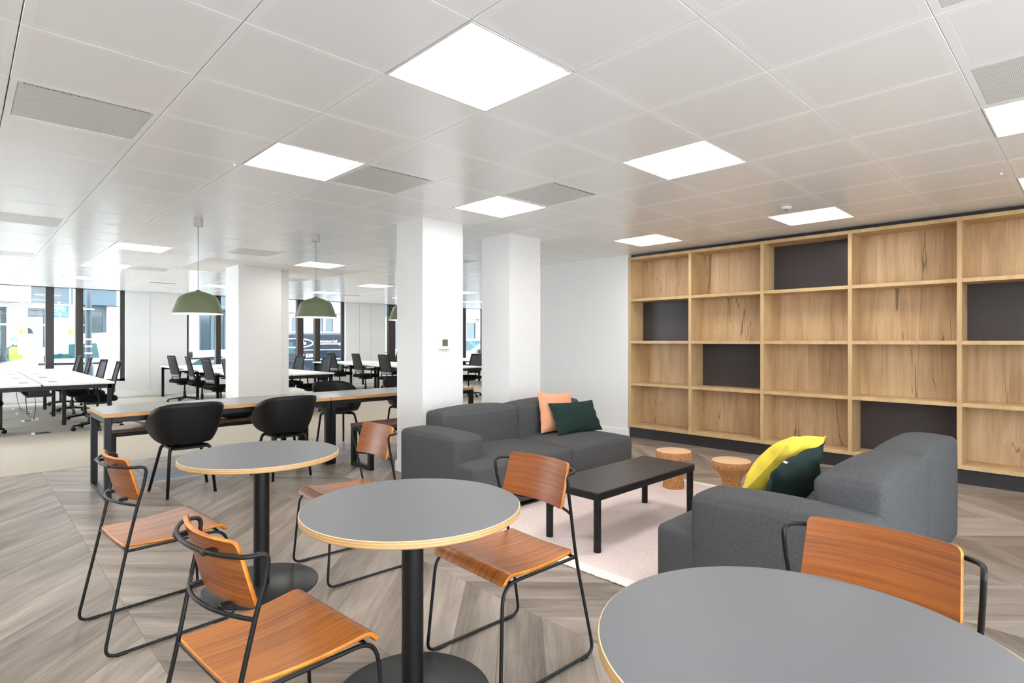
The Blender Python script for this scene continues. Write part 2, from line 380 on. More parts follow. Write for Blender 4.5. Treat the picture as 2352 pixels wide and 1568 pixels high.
# ------------------------------------------------------------ shell: floor
XL, XR, YF, YB = -3.6, 15.2, -2.6, 16.05
CY = 7.42
fl = struct(MB().box(XL, XR, YF, YB, -.12, -.004).build('floor', m_subfloor))
cp = struct(MB().box(XL, XR, CY, YB, -.01, .001).build('floor_carpet', m_carpet))
PW = .2 * sqrt(2); SPX, SPY, SW = .593, 4.40, .7025
cands = []
for k in range(-6, 9):
    x0 = SPX + SW * k; x1 = x0 + SW
    if x0 > 6.95 or x1 < XL: continue
    sl = -SW if k % 2 == 0 else SW
    j0 = int((YF - SPY - 1) / PW) - 1
    for j in range(j0, j0 + 50):
        # boards meet on the spines at X = .593, 1.295, ...
        y = SPY + j * PW + (0 if (k % 2 == 0) else -SW)
        if y + PW + max(sl, 0) < YF or y + min(sl, 0) > CY: continue
        cands.append((x0, y, sl))
def plank_poly(x0, y, sl): return [(x0, y), (x0 + SW, y + sl), (x0 + SW, y + sl + PW), (x0, y + PW)]
def plank_mb(sl):
    # local x runs along the board
    ang = atan2(sl, SW); ca, sa = cos(-ang), sin(-ang); g = .0004
    P_ = [(g, g * 1.4), (SW - g, sl + g * 1.4), (SW - g, sl + PW - g * 1.4), (g, PW - g * 1.4)]
    b_ = [(.0022, .0035), (SW - .0022, sl + .0035), (SW - .0022, sl + PW - .0035), (.0022, PW - .0035)]
    R_ = lambda p, z: (p[0] * ca - p[1] * sa, p[0] * sa + p[1] * ca, z)
    m = MB(); vs = [R_(p, -.004) for p in P_] + [R_(p, -.0007) for p in P_] + [R_(p, 0) for p in b_]
    fs = [(i, (i + 1) % 4, 4 + (i + 1) % 4, 4 + i) for i in range(4)] + [(4 + i, 4 + (i + 1) % 4, 8 + (i + 1) % 4, 8 + i) for i in range(4)] + [(8, 9, 10, 11)]
    return m.add(vs, fs), ang
pl = {}
for sl in (-SW, SW):
    m, ang = plank_mb(sl); pl[sl] = (m, m.mesh('plank', m_plank), ang)
ok = []; rest = []
for c_ in cands:
    poly = plank_poly(*c_)
    inside = max(p[1] for p in poly) <= CY + .01 and min(p[1] for p in poly) >= YF and c_[0] + SW < 6.95 and c_[0] > XL
    a = parea([(p[0], p[1], 0) for p in poly]) if inside else 0
    (ok if a > 30 else rest).append((a, c_, poly))
ok.sort(key=lambda t: -t[0]); rest += ok[298:]; ok = ok[:298]
for a, (x0, y, sl), poly in ok:
    link('plank', pl[sl][1], fl, (x0, y, 0), pl[sl][2])
def clip(poly, ax, lim, keep_less):
    out = []
    for i in range(len(poly)):
        p, q = poly[i], poly[(i + 1) % len(poly)]
        ip = (p[ax] <= lim) if keep_less else (p[ax] >= lim); iq = (q[ax] <= lim) if keep_less else (q[ax] >= lim)
        if ip: out.append(p)
        if ip != iq:
            t = (lim - p[ax]) / (q[ax] - p[ax]); out.append((p[0] + (q[0] - p[0]) * t, p[1] + (q[1] - p[1]) * t))
    return out
mA = {-SW: MB(), SW: MB()}
for a, (x0, y, sl), poly in rest:
    for ax, lim, kl in ((1, CY, True), (1, YF, False), (0, 6.95, True), (0, XL, False)):
        poly = clip(poly, ax, lim, kl)
        if len(poly) < 3: break
    if len(poly) < 3: continue
    cx = sum(p[0] for p in poly) / len(poly); cy = sum(p[1] for p in poly) / len(poly)
    ang = -pl[sl][2]; ca, sa = cos(ang), sin(ang)
    q = [(p[0] + (cx - p[0]) * .004, p[1] + (cy - p[1]) * .006) for p in poly]; n_ = len(q)
    R_ = lambda p, z: (p[0] * ca - p[1] * sa, p[0] * sa + p[1] * ca, z)
    mA[sl].add([R_(p, -.004) for p in q] + [R_(p, -.0002) for p in q], [tuple(range(n_, 2 * n_))] + [(i, (i + 1) % n_, n_ + (i + 1) % n_, n_ + i) for i in range(n_)])
for sl in mA:
    o = mA[sl].build('plank_remainder', m_plank, fl); o.rotation_euler = (0, 0, pl[sl][2]); o['kind'] = 'stuff'
# ------------------------------------------------------------ shell: walls
W = struct(MB().box(6.62, 6.85, 4.52, 7.35, 0, H + .05).box(6.95, 7.15, YF, 4.53, 0, H + .05).box(6.62, XR, 7.25, 7.45, 0, H + .05).build('wall_right', m_wall))
def wall_with_added_windows(nm, axis, at, lo, hi, added_wins, k0):  # walls out of view, with windows added so daylight brightens the ceiling
    m = MB(); bx = (lambda a, b_, z0, z1: m.box(a, b_, at - .2, at, z0, z1)) if axis == 'x' else (lambda a, b_, z0, z1: m.box(at - .2, at, a, b_, z0, z1))
    bx(lo, hi, -.1, .12)
    e = [lo] + [v for q in added_wins for v in q] + [hi]
    for i in range(0, len(e), 2): bx(e[i], e[i + 1], .12, H + .05)
    struct(m.build(nm, m_wall))
    for n_, (a, b_) in enumerate(added_wins):
        f = MB(); fx = (lambda a, b_, z0, z1: f.box(a, b_, at - .16, at - .1, z0, z1)) if axis == 'x' else (lambda a, b_, z0, z1: f.box(at - .16, at - .1, a, b_, z0, z1))
        fx(a, b_, .12, .17); fx(a, b_, H - .04, H + .05); fx(a, a + .05, .12, H); fx(b_ - .05, b_, .12, H); fx((a + b_) / 2 - .03, (a + b_) / 2 + .03, .12, H)
        wo = struct(f.build('window_%d' % (k0 + n_), m_frame)); g_ = MB()  # added window, never in view
        (g_.box(a, b_, at - .134, at - .128, .17, H - .04) if axis == 'x' else g_.box(at - .134, at - .128, a, b_, .17, H - .04)); g_.build('pane', m_glass, wo)
wall_with_added_windows('wall_front', 'x', YF, XL - .2, 7.15, [(-3.0, -1.1), (-.6, 1.4), (1.9, 3.9)], 7)
wall_with_added_windows('wall_left', 'y', XL, YF, YB + .3, [(9.0, 11.4), (11.8, 14.2)], 11)
struct(MB().box(XR, XR + .2, 7.25, YB + .3, -.1, H + .05).build('wall_right_end', m_wall))
wins = [(-3.0, -.65, []), (.52, 2.83, [(1.36, 1.51), (1.89, 2.03)]), (4.13, 5.55, [(4.83, 4.95)]), (6.22, 8.49, [(7.01, 7.19), (7.54, 7.70)]),
        (9.87, 12.2, [(10.05, 10.3), (11.2, 11.35)]), (12.6, 15.0, [(13.12, 13.30), (14.1, 14.25)])]
SILL = .36
wb = MB().box(XL, XR, YB, YB + .3, -.1, SILL)
xs = [XL] + [v for a, b_, _ in wins for v in (a, b_)] + [XR]
for i in range(0, len(xs), 2): wb.box(xs[i], xs[i + 1], YB, YB + .3, SILL, H + .05)
struct(wb.build('wall_back', m_wall))
bb = MB()
for a, b_, _ in wins: bb.box(a, b_, YB - .02, YB + .12, SILL, SILL + .012)
struct(bb.build('trim_1', m_white))
for k, (a, b_, mul) in enumerate(wins):
    f = MB(); f.box(a, b_, YB + .1, YB + .17, SILL + .012, SILL + .07); f.box(a, b_, YB + .1, YB + .17, H - .004, H + .05)
    f.box(a, a + .07, YB + .1, YB + .17, SILL, H); f.box(b_ - .09, b_, YB + .1, YB + .17, SILL, H)
    wo = struct(f.build('window_%d' % (k + 1), m_frame)); edges = [a + .07]
    for (p, q) in mul:
        bev(MB().box(p, q, YB + .06, YB + .2, SILL + .012, H).build('mullion', m_frame, wo), .008)
        edges += [p, q]
    edges.append(b_ - .09)
    for i in range(0, len(edges), 2):
        if edges[i + 1] - edges[i] > .02:
            MB().box(edges[i], edges[i + 1], YB + .13, YB + .138, SILL + .07, H - .004).build('pane', m_glass, wo)
# skirtings
sk = struct(MB().box(6.605, 6.62, 4.535, 7.25, 0, .1).build('baseboard_right', m_white))
struct(MB().box(XL, XR, YB - .015, YB, 0, .12).build('baseboard_back', m_white))
# wall panel joints on the far wall
tj = MB()
for x in (3.32, 8.95, 9.35): tj.box(x, x + .012, YB - .006, YB, .12, H - .02)
struct(tj.build('trim_2', M('pale_joint', (.6, .6, .6), .6)))
struct(MB().box(6.70, 6.95, YF, 4.52, 2.47, H + .02).build('trim_3', m_plinth))
# columns
def column(n, x0, x1, y0, y1, extra=None):
    m = MB().box(x0, x1, y0, y1, 0, H + .02)
    if extra: m.box(*extra, 0, H + .02)
    o = struct(bev(m.build('column_%d' % n, m_wall), .003, 1))
    s_ = MB().box(x0 - .014, x1 + .014, y0 - .014, y1 + .014, 0, .11)
    if extra: s_.box(extra[0], extra[1] + .014, extra[2] - .014, extra[3] + .014, 0, .11)
    bev(s_.build('skirting', m_white, o), .003, 1); return o
c1 = column(1, 3.20, 3.70, 4.53, 4.98)
column(2, 4.36, 4.86, 4.53, 5.0)
column(3, 3.13, 3.80, 9.36, 9.96, (3.80, 4.05, 9.66, 9.96))
# ------------------------------------------------------------ ceiling
GX, GY, T = 1.363, 1.6216, .6
ceil = struct(MB().box(XL - .2, XR + .2, YF - .2, YB + .3, H + .045, H + .3).build('ceiling', m_gap))
lights = {(0, 0), (0, 3), (3, 0), (3, 3), (4, -3), (7, -3), (7, 0), (7, 3), (0, 11), (0, 15), (0, 19), (4, 11), (4, 15), (4, 19), (8, 11), (8, 15), (8, 19),
          (12, 11), (12, 15), (12, 19), (16, 15), (16, 19), (-4, 3), (-4, 0), (-4, -3), (0, -4), (-4, 7), (-4, 11), (-4, 15), (16, 11), (20, 15), (20, 19), (-8, 3), (-8, 11)}
vents = {(-2, 3), (1, 3), (3, 2), (-2, 9), (2, 10), (3, -3), (1, -3), (1, 15), (6, 8), (5, 15), (-2, 14)}
bulk = (2.563, 4.963, 8.822, 10.622)
def in_bulk(i, j):
    x, y = GX + i * T + T / 2, GY + j * T + T / 2
    return bulk[0] < x < bulk[1] and bulk[2] < y < bulk[3]
def col_cut(x0, x1, y0, y1): return False
def tile_mb(x0=0, x1=T, y0=0, y1=T, gx=.0019, gy=.0006, border=.035):
    m = MB(); a0, a1, b0, b1 = x0 + gx, x1 - gx, y0 + gy, y1 - gy
    def ring(d, z): return [(a0 + d, b0 + d, z), (a1 - d, b0 + d, z), (a1 - d, b1 - d, z), (a0 + d, b1 - d, z)]
    rs = [ring(0, .03), ring(0, .002), ring(.0025, 0), ring(border, 0), ring(border + .0015, .0003)]
    vs = [v for r_ in rs for v in r_]
    for k in range(4):
        m.add([*rs[k], *rs[k + 1]], [((i + 1) % 4, i, 4 + i, 4 + (i + 1) % 4) for i in range(4)], 0)
    m.add(rs[4], [(3, 2, 1, 0)], 1); return m
tm = tile_mb().mesh('tile', [m_ceil, m_ceil_perf])
parts = []; restm = MB()
i0, i1 = int((XL - GX) / T) - 1, int((XR - GX) / T) + 1; j0, j1 = int((YF - GY) / T) - 1, int((YB - GY) / T) + 1
for i in range(i0, i1 + 1):
    for j in range(j0, j1 + 1):
        if (i, j) in lights or (i, j) in vents or in_bulk(i, j): continue
        x, y = GX + i * T, GY + j * T
        xa, xb, ya, yb = max(x, XL), min(x + T, XR), max(y, YF), min(y + T, YB - .03)
        if y < 4.52: xb = min(xb, 6.76)
        if xb - xa < .05 or yb - ya < .05: continue
        full = xb - xa > T - .001 and yb - ya > T - .001
        a = parea([(xa, ya, H), (xb, ya, H), (xb, yb, H), (xa, yb, H)])
        if j > 9 and x > 6.6 and y < 7.2: a = 0
        parts.append((a, full, x, y, xa, xb, ya, yb))
parts.sort(key=lambda t: -t[0]); cnt = 0
for a, full, x, y, xa, xb, ya, yb in parts:
    if a > 60 and cnt < 296:
        cnt += 1
        if full: link('tile', tm, ceil, (x, y, H))
        else:
            o = tile_mb(0, xb - xa, 0, yb - ya).build('tile', [m_ceil, m_ceil_perf], ceil); o.location = (xa, ya, H)
    else:
        t_ = tile_mb(xa, xb, ya, yb)
        o_ = len(restm.v); restm.v += [(v[0], v[1], v[2] + H) for v in t_.v]; restm.f += [[o_ + q for q in f] for f in t_.f]; restm.m += t_.m
o = restm.build('tile_remainder', [m_ceil, m_ceil_perf], ceil); o['kind'] = 'stuff'
struct(MB().box(bulk[0], bulk[1], bulk[2], bulk[3], H + .004, H + .05).build('ceiling_plaster_patch', m_plaster))
# light fittings
LL = {(0, 0): 'largest looking square light panel, in the ceiling over the middle round table', (0, 3): 'square light panel between the perforated corner tile and the pendant lamps',
      (3, 0): 'square light panel over the coffee table', (3, 3): 'square light panel beside a grey vent, just before the white thermostat column',
      (4, -3): 'square light panel cut off by the picture edge, next to a striped vent', (7, -3): 'sliver of a light panel at the picture edge above the bookcase',
      (7, 0): 'square light panel in front of the bookcase beside the small round sensor', (7, 3): 'small looking light panel by the far end of the bookcase',
      (0, 11): 'light panel behind the first green pendant, first of the row leading to the window', (0, 15): 'second light panel of the row leading to the left window',
      (0, 19): 'third light panel of the row, right in front of the left window', (4, 11): 'light panel behind the cable of the second green pendant',
      (4, 19): 'light panel above the first green shade near the far wall', (8, 15): 'far light panel just left of the thermostat column',
      (8, 19): 'far light panel right above the second green shade', (12, 15): 'light panel seen in the gap between the two white columns',
      (16, 19): 'farthest light strip in the gap between the columns',
      (-4, 3): 'glow of a light panel just past the left picture edge, by the wide vent', (-4, 0): 'added light panel left of the picture, above the nearest chairs', (-4, -3): 'added light panel behind the camera on the left',
      (0, -4): 'added light panel straight behind the camera', (-4, 7): 'added light panel past the left edge, level with the pendants', (-4, 11): 'added light panel past the left edge, at the start of the desks',
      (-4, 15): 'added light panel past the left edge, over the far desks', (4, 15): 'added light panel hidden by the square column', (8, 11): 'added light panel hidden by the thermostat column',
      (12, 11): 'added light panel hidden by the second white column', (12, 19): 'added light panel far back, hidden by the thermostat column', (16, 15): 'added light panel far right of the open office, behind the second column',
      (16, 11): 'added light panel behind the white wall, over the open office', (20, 15): 'added light panel near the right end wall, middle row', (20, 19): 'added light panel near the right end wall, window row',
      (-8, 3): 'added light panel at the unseen left wall by the cafe tables', (-8, 11): 'added light panel at the unseen left wall by the desks'}
fr = MB(); a = .0035
for (p, q, r_, s__) in ((a, T - a, a, .012), (a, T - a, T - .012, T - a), (a, .012, .012, T - .012), (T - .012, T - a, .012, T - .012)): fr.box(p, q, r_, s__, -.002, .04)
for (p, q, r_, s__) in ((.012, T - .012, .012, .026), (.012, T - .012, T - .026, T - .012), (.012, .026, .026, T - .026), (T - .026, T - .012, .026, T - .026)): fr.box(p, q, r_, s__, .014, .04)
frm = fr.mesh('frame', m_white); dfm = MB().box(.026, T - .026, .026, T - .026, .018, .035).mesh('diffuser', m_diff)
for n_, (i, j) in enumerate(sorted(lights)):
    x, y = GX + i * T, GY + j * T
    if not (XL < x < XR - T and YF < y < YB - T) or (x > 6.2 and y < 6.9 and (i, j) not in LL): continue
    t = thing('ceiling_light', LL[(i, j)], 'light', (x, y, H), 0, 'square ceiling light panels')
    link('frame', frm, t); link('diffuser', dfm, t)
# grilles
VL = {(-2, 3): 'wide grey perforated vent tile with a row of dark holes along one side', (1, 3): 'grey vent tile touching the light panel left of the columns',
      (3, 2): 'grey vent tile right behind a light panel, over the space before the columns', (-2, 9): 'narrow looking vent tile at the left picture edge',
      (2, 10): 'olive looking vent tile above the square column by the pendants', (3, -3): 'striped vent tile next to the light panel at the right edge',
      (1, -3): 'sliver of a vent tile at the top picture edge', (1, 15): 'thin looking vent tile behind the first pendant cable',
      (6, 8): 'tip of a vent tile against the thermostat column', (5, 15): 'vent tile behind the square column', (-2, 14): 'short dark vent at the left edge, far away'}
g_ = MB(); E_ = .03
for (p, q, r_, s__) in ((.003, T - .003, .0015, E_), (.003, T - .003, T - E_, T - .0015), (.003, E_, E_, T - E_), (T - E_, T - .003, E_, T - E_)): g_.box(p, q, r_, s__, 0, .03)
gfm = g_.mesh('frame', m_ceil); gsm = MB().box(E_ + .002, T - E_ - .002, E_ + .002, T - E_ - .002, .0015, .02).mesh('grille', m_vent)
rowm = MB()
for k in range(52): rowm.box(.05 + k * .0097, .05 + k * .0097 + .0055, E_ + .004, E_ + .012, .0002, .004)
rowmesh = rowm.mesh('hole_row', m_slot)
for (i, j) in sorted(vents):
    x, y = GX + i * T, GY + j * T
    t = thing('ceiling_vent', VL[(i, j)], 'vent', (x, y, H), 0, 'perforated vent tiles in the ceiling')
    link('frame', gfm, t); link('grille', gsm, t); link('hole_row', rowmesh, t)
for nm, (x, y), lb in (('a', (2.72, 13.2), 'small dark slot vent near the far wall, left of the first green shade'), ('b', (7.02, 13.4), 'small dark slot vent near the far wall behind the second green shade')):
    t = thing('slot_vent', lb, 'vent', (x, y, H)); MB().box(0, .5, 0, .1, -.012, .02).build('frame', m_ceil, t); MB().box(.02, .48, .015, .085, -.014, -.011).build('slot', m_slot, t)
t = thing('smoke_detector', 'small round white sensor in the ceiling before the bookcase light', 'sensor', (5.29, 1.94, H))
MB().lathe([(.045, .0), (.045, -.008), (.038, -.014), (.02, -.02)], 20).build('housing', m_white, t, 40); MB().lathe([(.012, -.0195), (.012, -.024)], 12).build('lens', m_slot, t)
for x, y, lb in ((GX - .03, GY + 4.07 * T, 'tiny green indicator by the left light panel'), (GX + 6.6 * T, GY - 1.9 * T, 'tiny green indicator by the right edge light panel')):
    tag(MB().lathe([(.006, 0), (.006, -.004)], 10, (x, y)).build('indicator_light', m_led), lb, 'light').location.z = H
# thermostat
t = thing('thermostat', 'white square thermostat with a green display on the column', 'thermostat', (3.45, 4.53, 1.30))
bev(MB().box(-.062, .062, -.022, 0, -.062, .062).build('housing', m_white, t), .006); MB().box(-.03, .036, -.0235, -.021, -.03, .036).build('display', m_lcd, t)

# ------------------------------------------------------------ bookcase
BK = thing('bookcase', 'oak wall bookcase of open square bays with some charcoal backs', 'bookcase', (6.62, 0, 0))
ys = [4.516 - .9005 * k for k in range(8)]; zr = [(.14, .178), (.713, .749), (1.286, 1.322), (1.861, 1.898), (2.430, 2.467)]
for y in ys: bev(MB().box(0, .33, y - .038, y, .14, 2.467).build('upright', m_oak, BK), .0015, 1)
for k in range(7):
    for a, b_ in zr: bev(MB().box(.0005, .33, ys[k + 1], ys[k] - .038, a, b_).build('shelf', m_oak, BK), .0015, 1)
dark = {(0, 1), (2, 0), (1, 2), (3, 3), (4, 1), (6, 2), (5, 3)}
for k in range(7):
    for rr in range(4):
        za, zb = zr[3 - rr][1], zr[4 - rr][0]; dk = (k, rr) in dark
        o = MB().box(0, .012, 0, .8625, 0, zb - za).build('back_panel', m_char if dk else m_oakback, BK); o.location = (.305, ys[k + 1], za)
        if dk: o['label'] = 'charcoal back panel'
MB().box(.035, .33, ys[7], 4.516, 0, .14).build('plinth', m_plinth, BK)

# ------------------------------------------------------------ round tables
def round_table(loc, label):
    t = thing('round_table', label, 'table', loc, 0, 'round cafe tables')
    zt = .715; R = .4
    o = MB().lathe([(R - .004, zt - .0262), (R, zt - .023), (R, zt - .0035), (R - .0015, zt - .001)], 96, cap0=True, cap1=False).build('tabletop_edge', m_ply, t, 40)
    MB().lathe([(R - .0015, zt - .001), (R - .0035, zt)], 96, cap0=False, cap1=False).build('edge_rim', m_plytop, o, True)
    MB().lathe([(R - .0035, zt - .0005), (R - .004, zt)], 96, cap0=False, cap1=True).build('tabletop', m_lam, t, 40)
    MB().lathe([(.04, .012), (.04, zt - .035), (.12, zt - .034), (.12, zt - .0262)], 36).build('column', m_blackm, t, 40)
    MB().lathe([(.288, 0), (.29, .002), (.29, .009), (.286, .012)], 72).build('base_plate', m_base, t, 40)
    return t
round_table((1.173, 3.153, 0), 'farthest round grey cafe table, next to the long bar-like table')
round_table((1.208, 1.774, 0), 'middle round grey cafe table with its whole top in view')
round_table((1.203, .414, 0), 'nearest round grey cafe table, cut off by the bottom corner of the picture')
# ------------------------------------------------------------ wire chairs with teak seats
def wire_chair():
    t = thing('cafe_chair', '', 'chair', (0, 0, 0), 0, 'teak veneer chairs on black wire frames'); D = -.15; rr = .0068
    for s in (-1, 1):
        leg = fillet([(D + .062, s * .224, .70), (D + .042, s * .218, .62), (D, s * .207, .423), (D - .085, s * .232, .008), (D + .44, s * .236, .008), (D + .408, s * .213, .421), (D + .003, s * .207, .423)],
                     [.01, .2, .05, .045, .07], 6)
        m = MB(); m.tube(leg, rr, 8)
        m.build('side_frame', m_black, t, 50)
        for xx in (D - .02, D + .365): bev(MB().box(xx - .022, xx + .022, s * .234 - .0075, s * .234 + .0075, 0, .009).build('glide', m_black, t), .002, 1)
    half = [(D + .062, .224, .70), (D + .074, .228, .778), (D + .014, .220, .778), (D - .034, .13, .778), (D - .050, .0, .778)]
    n = 14; full = half + [(p[0], -p[1], p[2]) for p in reversed(half[:-1])]
    path = fillet(full, [.05, .05, .08, .1, .08, .05, .05], 8)
    MB().tube(path, rr, 8).build('upper_back_rail', m_black, t, 50)
    low = [(D + .042 - .06 * (1 - u * u), .216 * u, .612 + .004 * (1 - abs(u))) for u in [-1 + 2 * i / n for i in range(n + 1)]]
    MB().tube(low, rr * .9, 8).build('lower_back_rail', m_black, t, 50)
    for xx in (D + .003, D + .37): MB().tube([(xx, -.209, .422), (xx, .209, .422)], rr * .9, 8).build('cross_rod', m_black, t, 50)
    # backrest: local a across, b up
    def fb(a, b):
        v = (b + .093) / .186; u = a / .185
        return (D + .062 - .050 * v - .036 * (1 - u * u), a * (1 - .03 * v), .626 + .182 * v)
    o = rrgrid(.185, .093, .016, 14, 8, fb).build('backrest', [m_teak_back, m_teak_edge], t, True); solid(o, .0125, 1, 0)
    for (y, z, dx) in ((-.1, .776, -.058), (.1, .776, -.058), (-.1, .622, -.03), (.1, .622, -.03)):
        bev(MB().box(*((D - .046, D - .008) if z > .7 else (D + .0, D + .032)), y - .011, y + .011, z - .0065, z + .0065).build('clip', m_black, t), .002, 1)
    def fs(a, b):
        v = (a + .225) / .45; wd = (.188 + .034 * min(1, v * 1.1)); x = .43 * v; z = .441 - .012 * sin(pi * min(1, v / .9)) + .012 * v
        if v > .84:
            th = min(1.25, (v - .84) / .16 * 1.25); x = .84 * .43 + .054 * sin(th); z = z - .052 * (1 - cos(th))
        return (D - .002 + x, b / .2 * wd, z - .006 * (1 - (b / .2) ** 2) * (1 - v))
    o = rrgrid(.225, .2, .014, 26, 10, fs).build('seat', [m_teak_seat, m_teak_edge], t, True); solid(o, .0135, 1, 0)
    return t
wc = wire_chair(); wc['label'] = 'teak wire chair at the outer side of the farthest round table, facing right'
wc.location = (.495 + .15, 3.105, 0); wc.rotation_euler = (0, 0, radians(4))
dup(wc, (.482 + .15, 1.715, 0), radians(4), 'nearest whole teak wire chair, its back rails facing us, at the middle round table')
dup(wc, (1.848 - .15, 1.728, 0), radians(178), 'teak wire chair facing us between the middle round table and the rug')
dup(wc, (1.85 - .15, 3.075, 0), radians(178), 'teak wire chair facing us in front of the white column foot')
dup(wc, (1.80 - .15, .415, 0), radians(180), 'teak wire chair whose big back panel rises behind the nearest round table')
# ------------------------------------------------------------ long tables
def long_table(x0, label):
    x1 = x0 + 2.0; y0, y1 = 5.725, 6.455; z = .715
    t = thing('long_table', label, 'table', (x0, y0, 0), 0, 'long grey tables set end to end')
    L, Wd = 1.998, y1 - y0
    MB().box(.001, L - .001, .001, Wd - .001, z - .002, z).build('tabletop', m_lam2, t)
    bev(MB().box(0, L, 0, Wd, z - .033, z - .002).build('edge_band', m_orange_edge, t), .001, 1)
    for x in (.003, L - .053):
        for y in (.005, Wd - .055): bev(MB().box(x, x + .05, y, y + .05, .0, z - .033).build('leg', m_blackm, t), .002, 1)
        bev(MB().box(x, x + .05, .055, Wd - .055, 0, .03).build('foot_rail', m_blackm, t), .002, 1)
        bev(MB().box(x, x + .05, .055, Wd - .055, z - .083, z - .033).build('end_rail', m_blackm, t), .002, 1)
    for y in (.01, Wd - .05): bev(MB().box(.053, L - .053, y, y + .04, z - .078, z - .033).build('side_rail', m_blackm, t), .002, 1)
    return t
long_table(.86, 'long grey table with an orange edge, its open corner facing the left'); long_table(2.862, 'second long grey table, running behind the thermostat column')
def bench(x0, x1, y0, y1, label):
    t = thing('bench', label, 'bench', (x0, y0, 0), 0, 'walnut benches on black frames'); L, Wd, z = x1 - x0, y1 - y0, .445
    bev(MB().box(0, L, 0, Wd, z - .035, z).build('seat_board', m_walnut, t), .002, 1)
    for x in (.002, L - .052):
        for y in (.003, Wd - .053): bev(MB().box(x, x + .05, y, y + .05, 0, z - .035).build('leg', m_blackm, t), .002, 1)
        bev(MB().box(x, x + .05, .053, Wd - .053, 0, .045).build('foot_rail', m_blackm, t), .002, 1)
        bev(MB().box(x, x + .05, .053, Wd - .053, z - .075, z - .035).build('end_rail', m_blackm, t), .002, 1)
    for y in (.006, Wd - .046): bev(MB().box(.052, L - .052, y, y + .04, z - .072, z - .035).build('side_rail', m_blackm, t), .002, 1)
bench(1.06, 2.80, 6.74, 7.08, 'walnut bench on the far side of the long table, with cushions lying on it')
bench(2.995, 4.80, 5.16, 5.56, 'walnut bench on the near side of the long table, reaching behind the column')
def pill(nm, wd, ht, th, mat_, loc, rot, label, group=None, pinch=.09, wr=.012, seed=1):
    o = pillow(wd, ht, th, pinch, wr, seed).build(nm, mat_, None, True); o.location = loc; o.rotation_euler = rot
    tag(o, label, 'cushion', group); return o
pill('cushion', .45, .32, .13, m_beige, (1.50, 6.91, .512), (.05, .0, .3), 'beige cushion lying on the far bench, half hidden by a tub chair', seed=3)
pill('cushion', .5, .33, .13, m_green, (2.28, 6.9, .512), (.0, .0, .1), 'dark green cushion lying flat on the far bench between the tub chairs', seed=4)
# ------------------------------------------------------------ tub chairs
def tub_chair():
    t = thing('tub_chair', '', 'chair', (0, 0, 0), 0, 'black plastic tub chairs around the long tables')
    def rim(a):      # a = angle from the back (-y); returns radius x,y factor and height
        c = cos(a); b = (1 + c) / 2
        if b > .5: h = .66 + (.80 - .66) * sin(pi / 2 * ((b - .5) / .5)) ** .9
        else: h = .452 + (.665 - .452) * (max(0, (b - .13)) / .37) ** .8 if b > .13 else .452
        return h
    def fn(i, j):
        a = (i * 2 - 1) * pi; s_, c_ = sin(a), cos(a)
        Rx = .29; Ry = .265 if c_ > 0 else .255
        h = rim(a)
        rad = (abs(s_ / Rx) ** 2.5 + abs(c_ / Ry) ** 2.5) ** (-1 / 2.5)
        base = .175 if c_ > 0 else .23
        rb = (abs(s_ / .19) ** 2.6 + abs(c_ / base) ** 2.6) ** (-1 / 2.6)
        zb = .432
        if j < .45:
            q = j / .45; r_ = rb * q; z = zb + .012 * q ** 3 - .008 * (1 - q)
        else:
            q = (j - .45) / .55; e = max(0, min(1, (h - .452) / .1))
            r_ = rb + (rad - rb) * (.42 * (1 - (1 - q) ** 2) + .58 * q) * (e + (1 - e) * .6); z = zb + .012 + (h - zb - .012) * (q ** 1.35)
        return (r_ * s_, -r_ * c_ - (.02 if c_ > 0 else 0) * (z - .43), z)
    o = MB().grid(fn, 64, 22).build('shell', m_shell, t, True); solid(o, .007, None, 0)
    MB().lathe([(.03, .40), (.11, .405), (.12, .425)], 20).build('seat_boss', m_shell, t, 40)
    for s in (-1, 1):
        for d in (-1, 1):
            fx, fy = (.235, .215) if d > 0 else (.185, -.195)
            pts = fillet([(s * .06, d * .05, .412), (s * .155, d * .14, .405), (s * fx, fy, 0)], .035, 5)
            m = MB()
            for k in range(len(pts) - 1):
                f0, f1 = k / (len(pts) - 1), (k + 1) / (len(pts) - 1)
            m.tube(pts, .019, 10, r1=.0125); m.build('leg', m_black, t, True)
    for s in (-1, 1): bev(MB().bar((s * .13, -.13, .402), (s * .13, .13, .402), .03, .018).build('seat_rail', m_black, t), .003, 1)
    bev(MB().bar((-.12, -.12, .398), (.12, -.12, .398), .03, .02).build('cross_rail', m_black, t), .003, 1)
    return t
tc = tub_chair(); tc['label'] = 'black tub chair with its back to us at the open end of the long table'; tc.location = (1.43, 5.60, 0)
dup(tc, (2.30, 5.60, 0), 0, 'black tub chair with its back to us beside the thick double table legs')
dup(tc, (3.45, 6.74, 0), radians(180), 'black tub chair facing us across the long table')
dup(tc, (4.46, 6.74, 0), radians(180), 'black tub chair on the far side of the table, cut by the thermostat column')
# flush floor plate
t = thing('floor_access_plate', 'flush grey floor plate with a steel lip under the first tub chair', 'floor plate', (1.31, 6.16, 0))
MB().box(0, .46, .008, .6, 0, .003).build('plate', m_greyp, t); MB().box(0, .46, 0, .008, 0, .005).build('lip', m_steel, t)
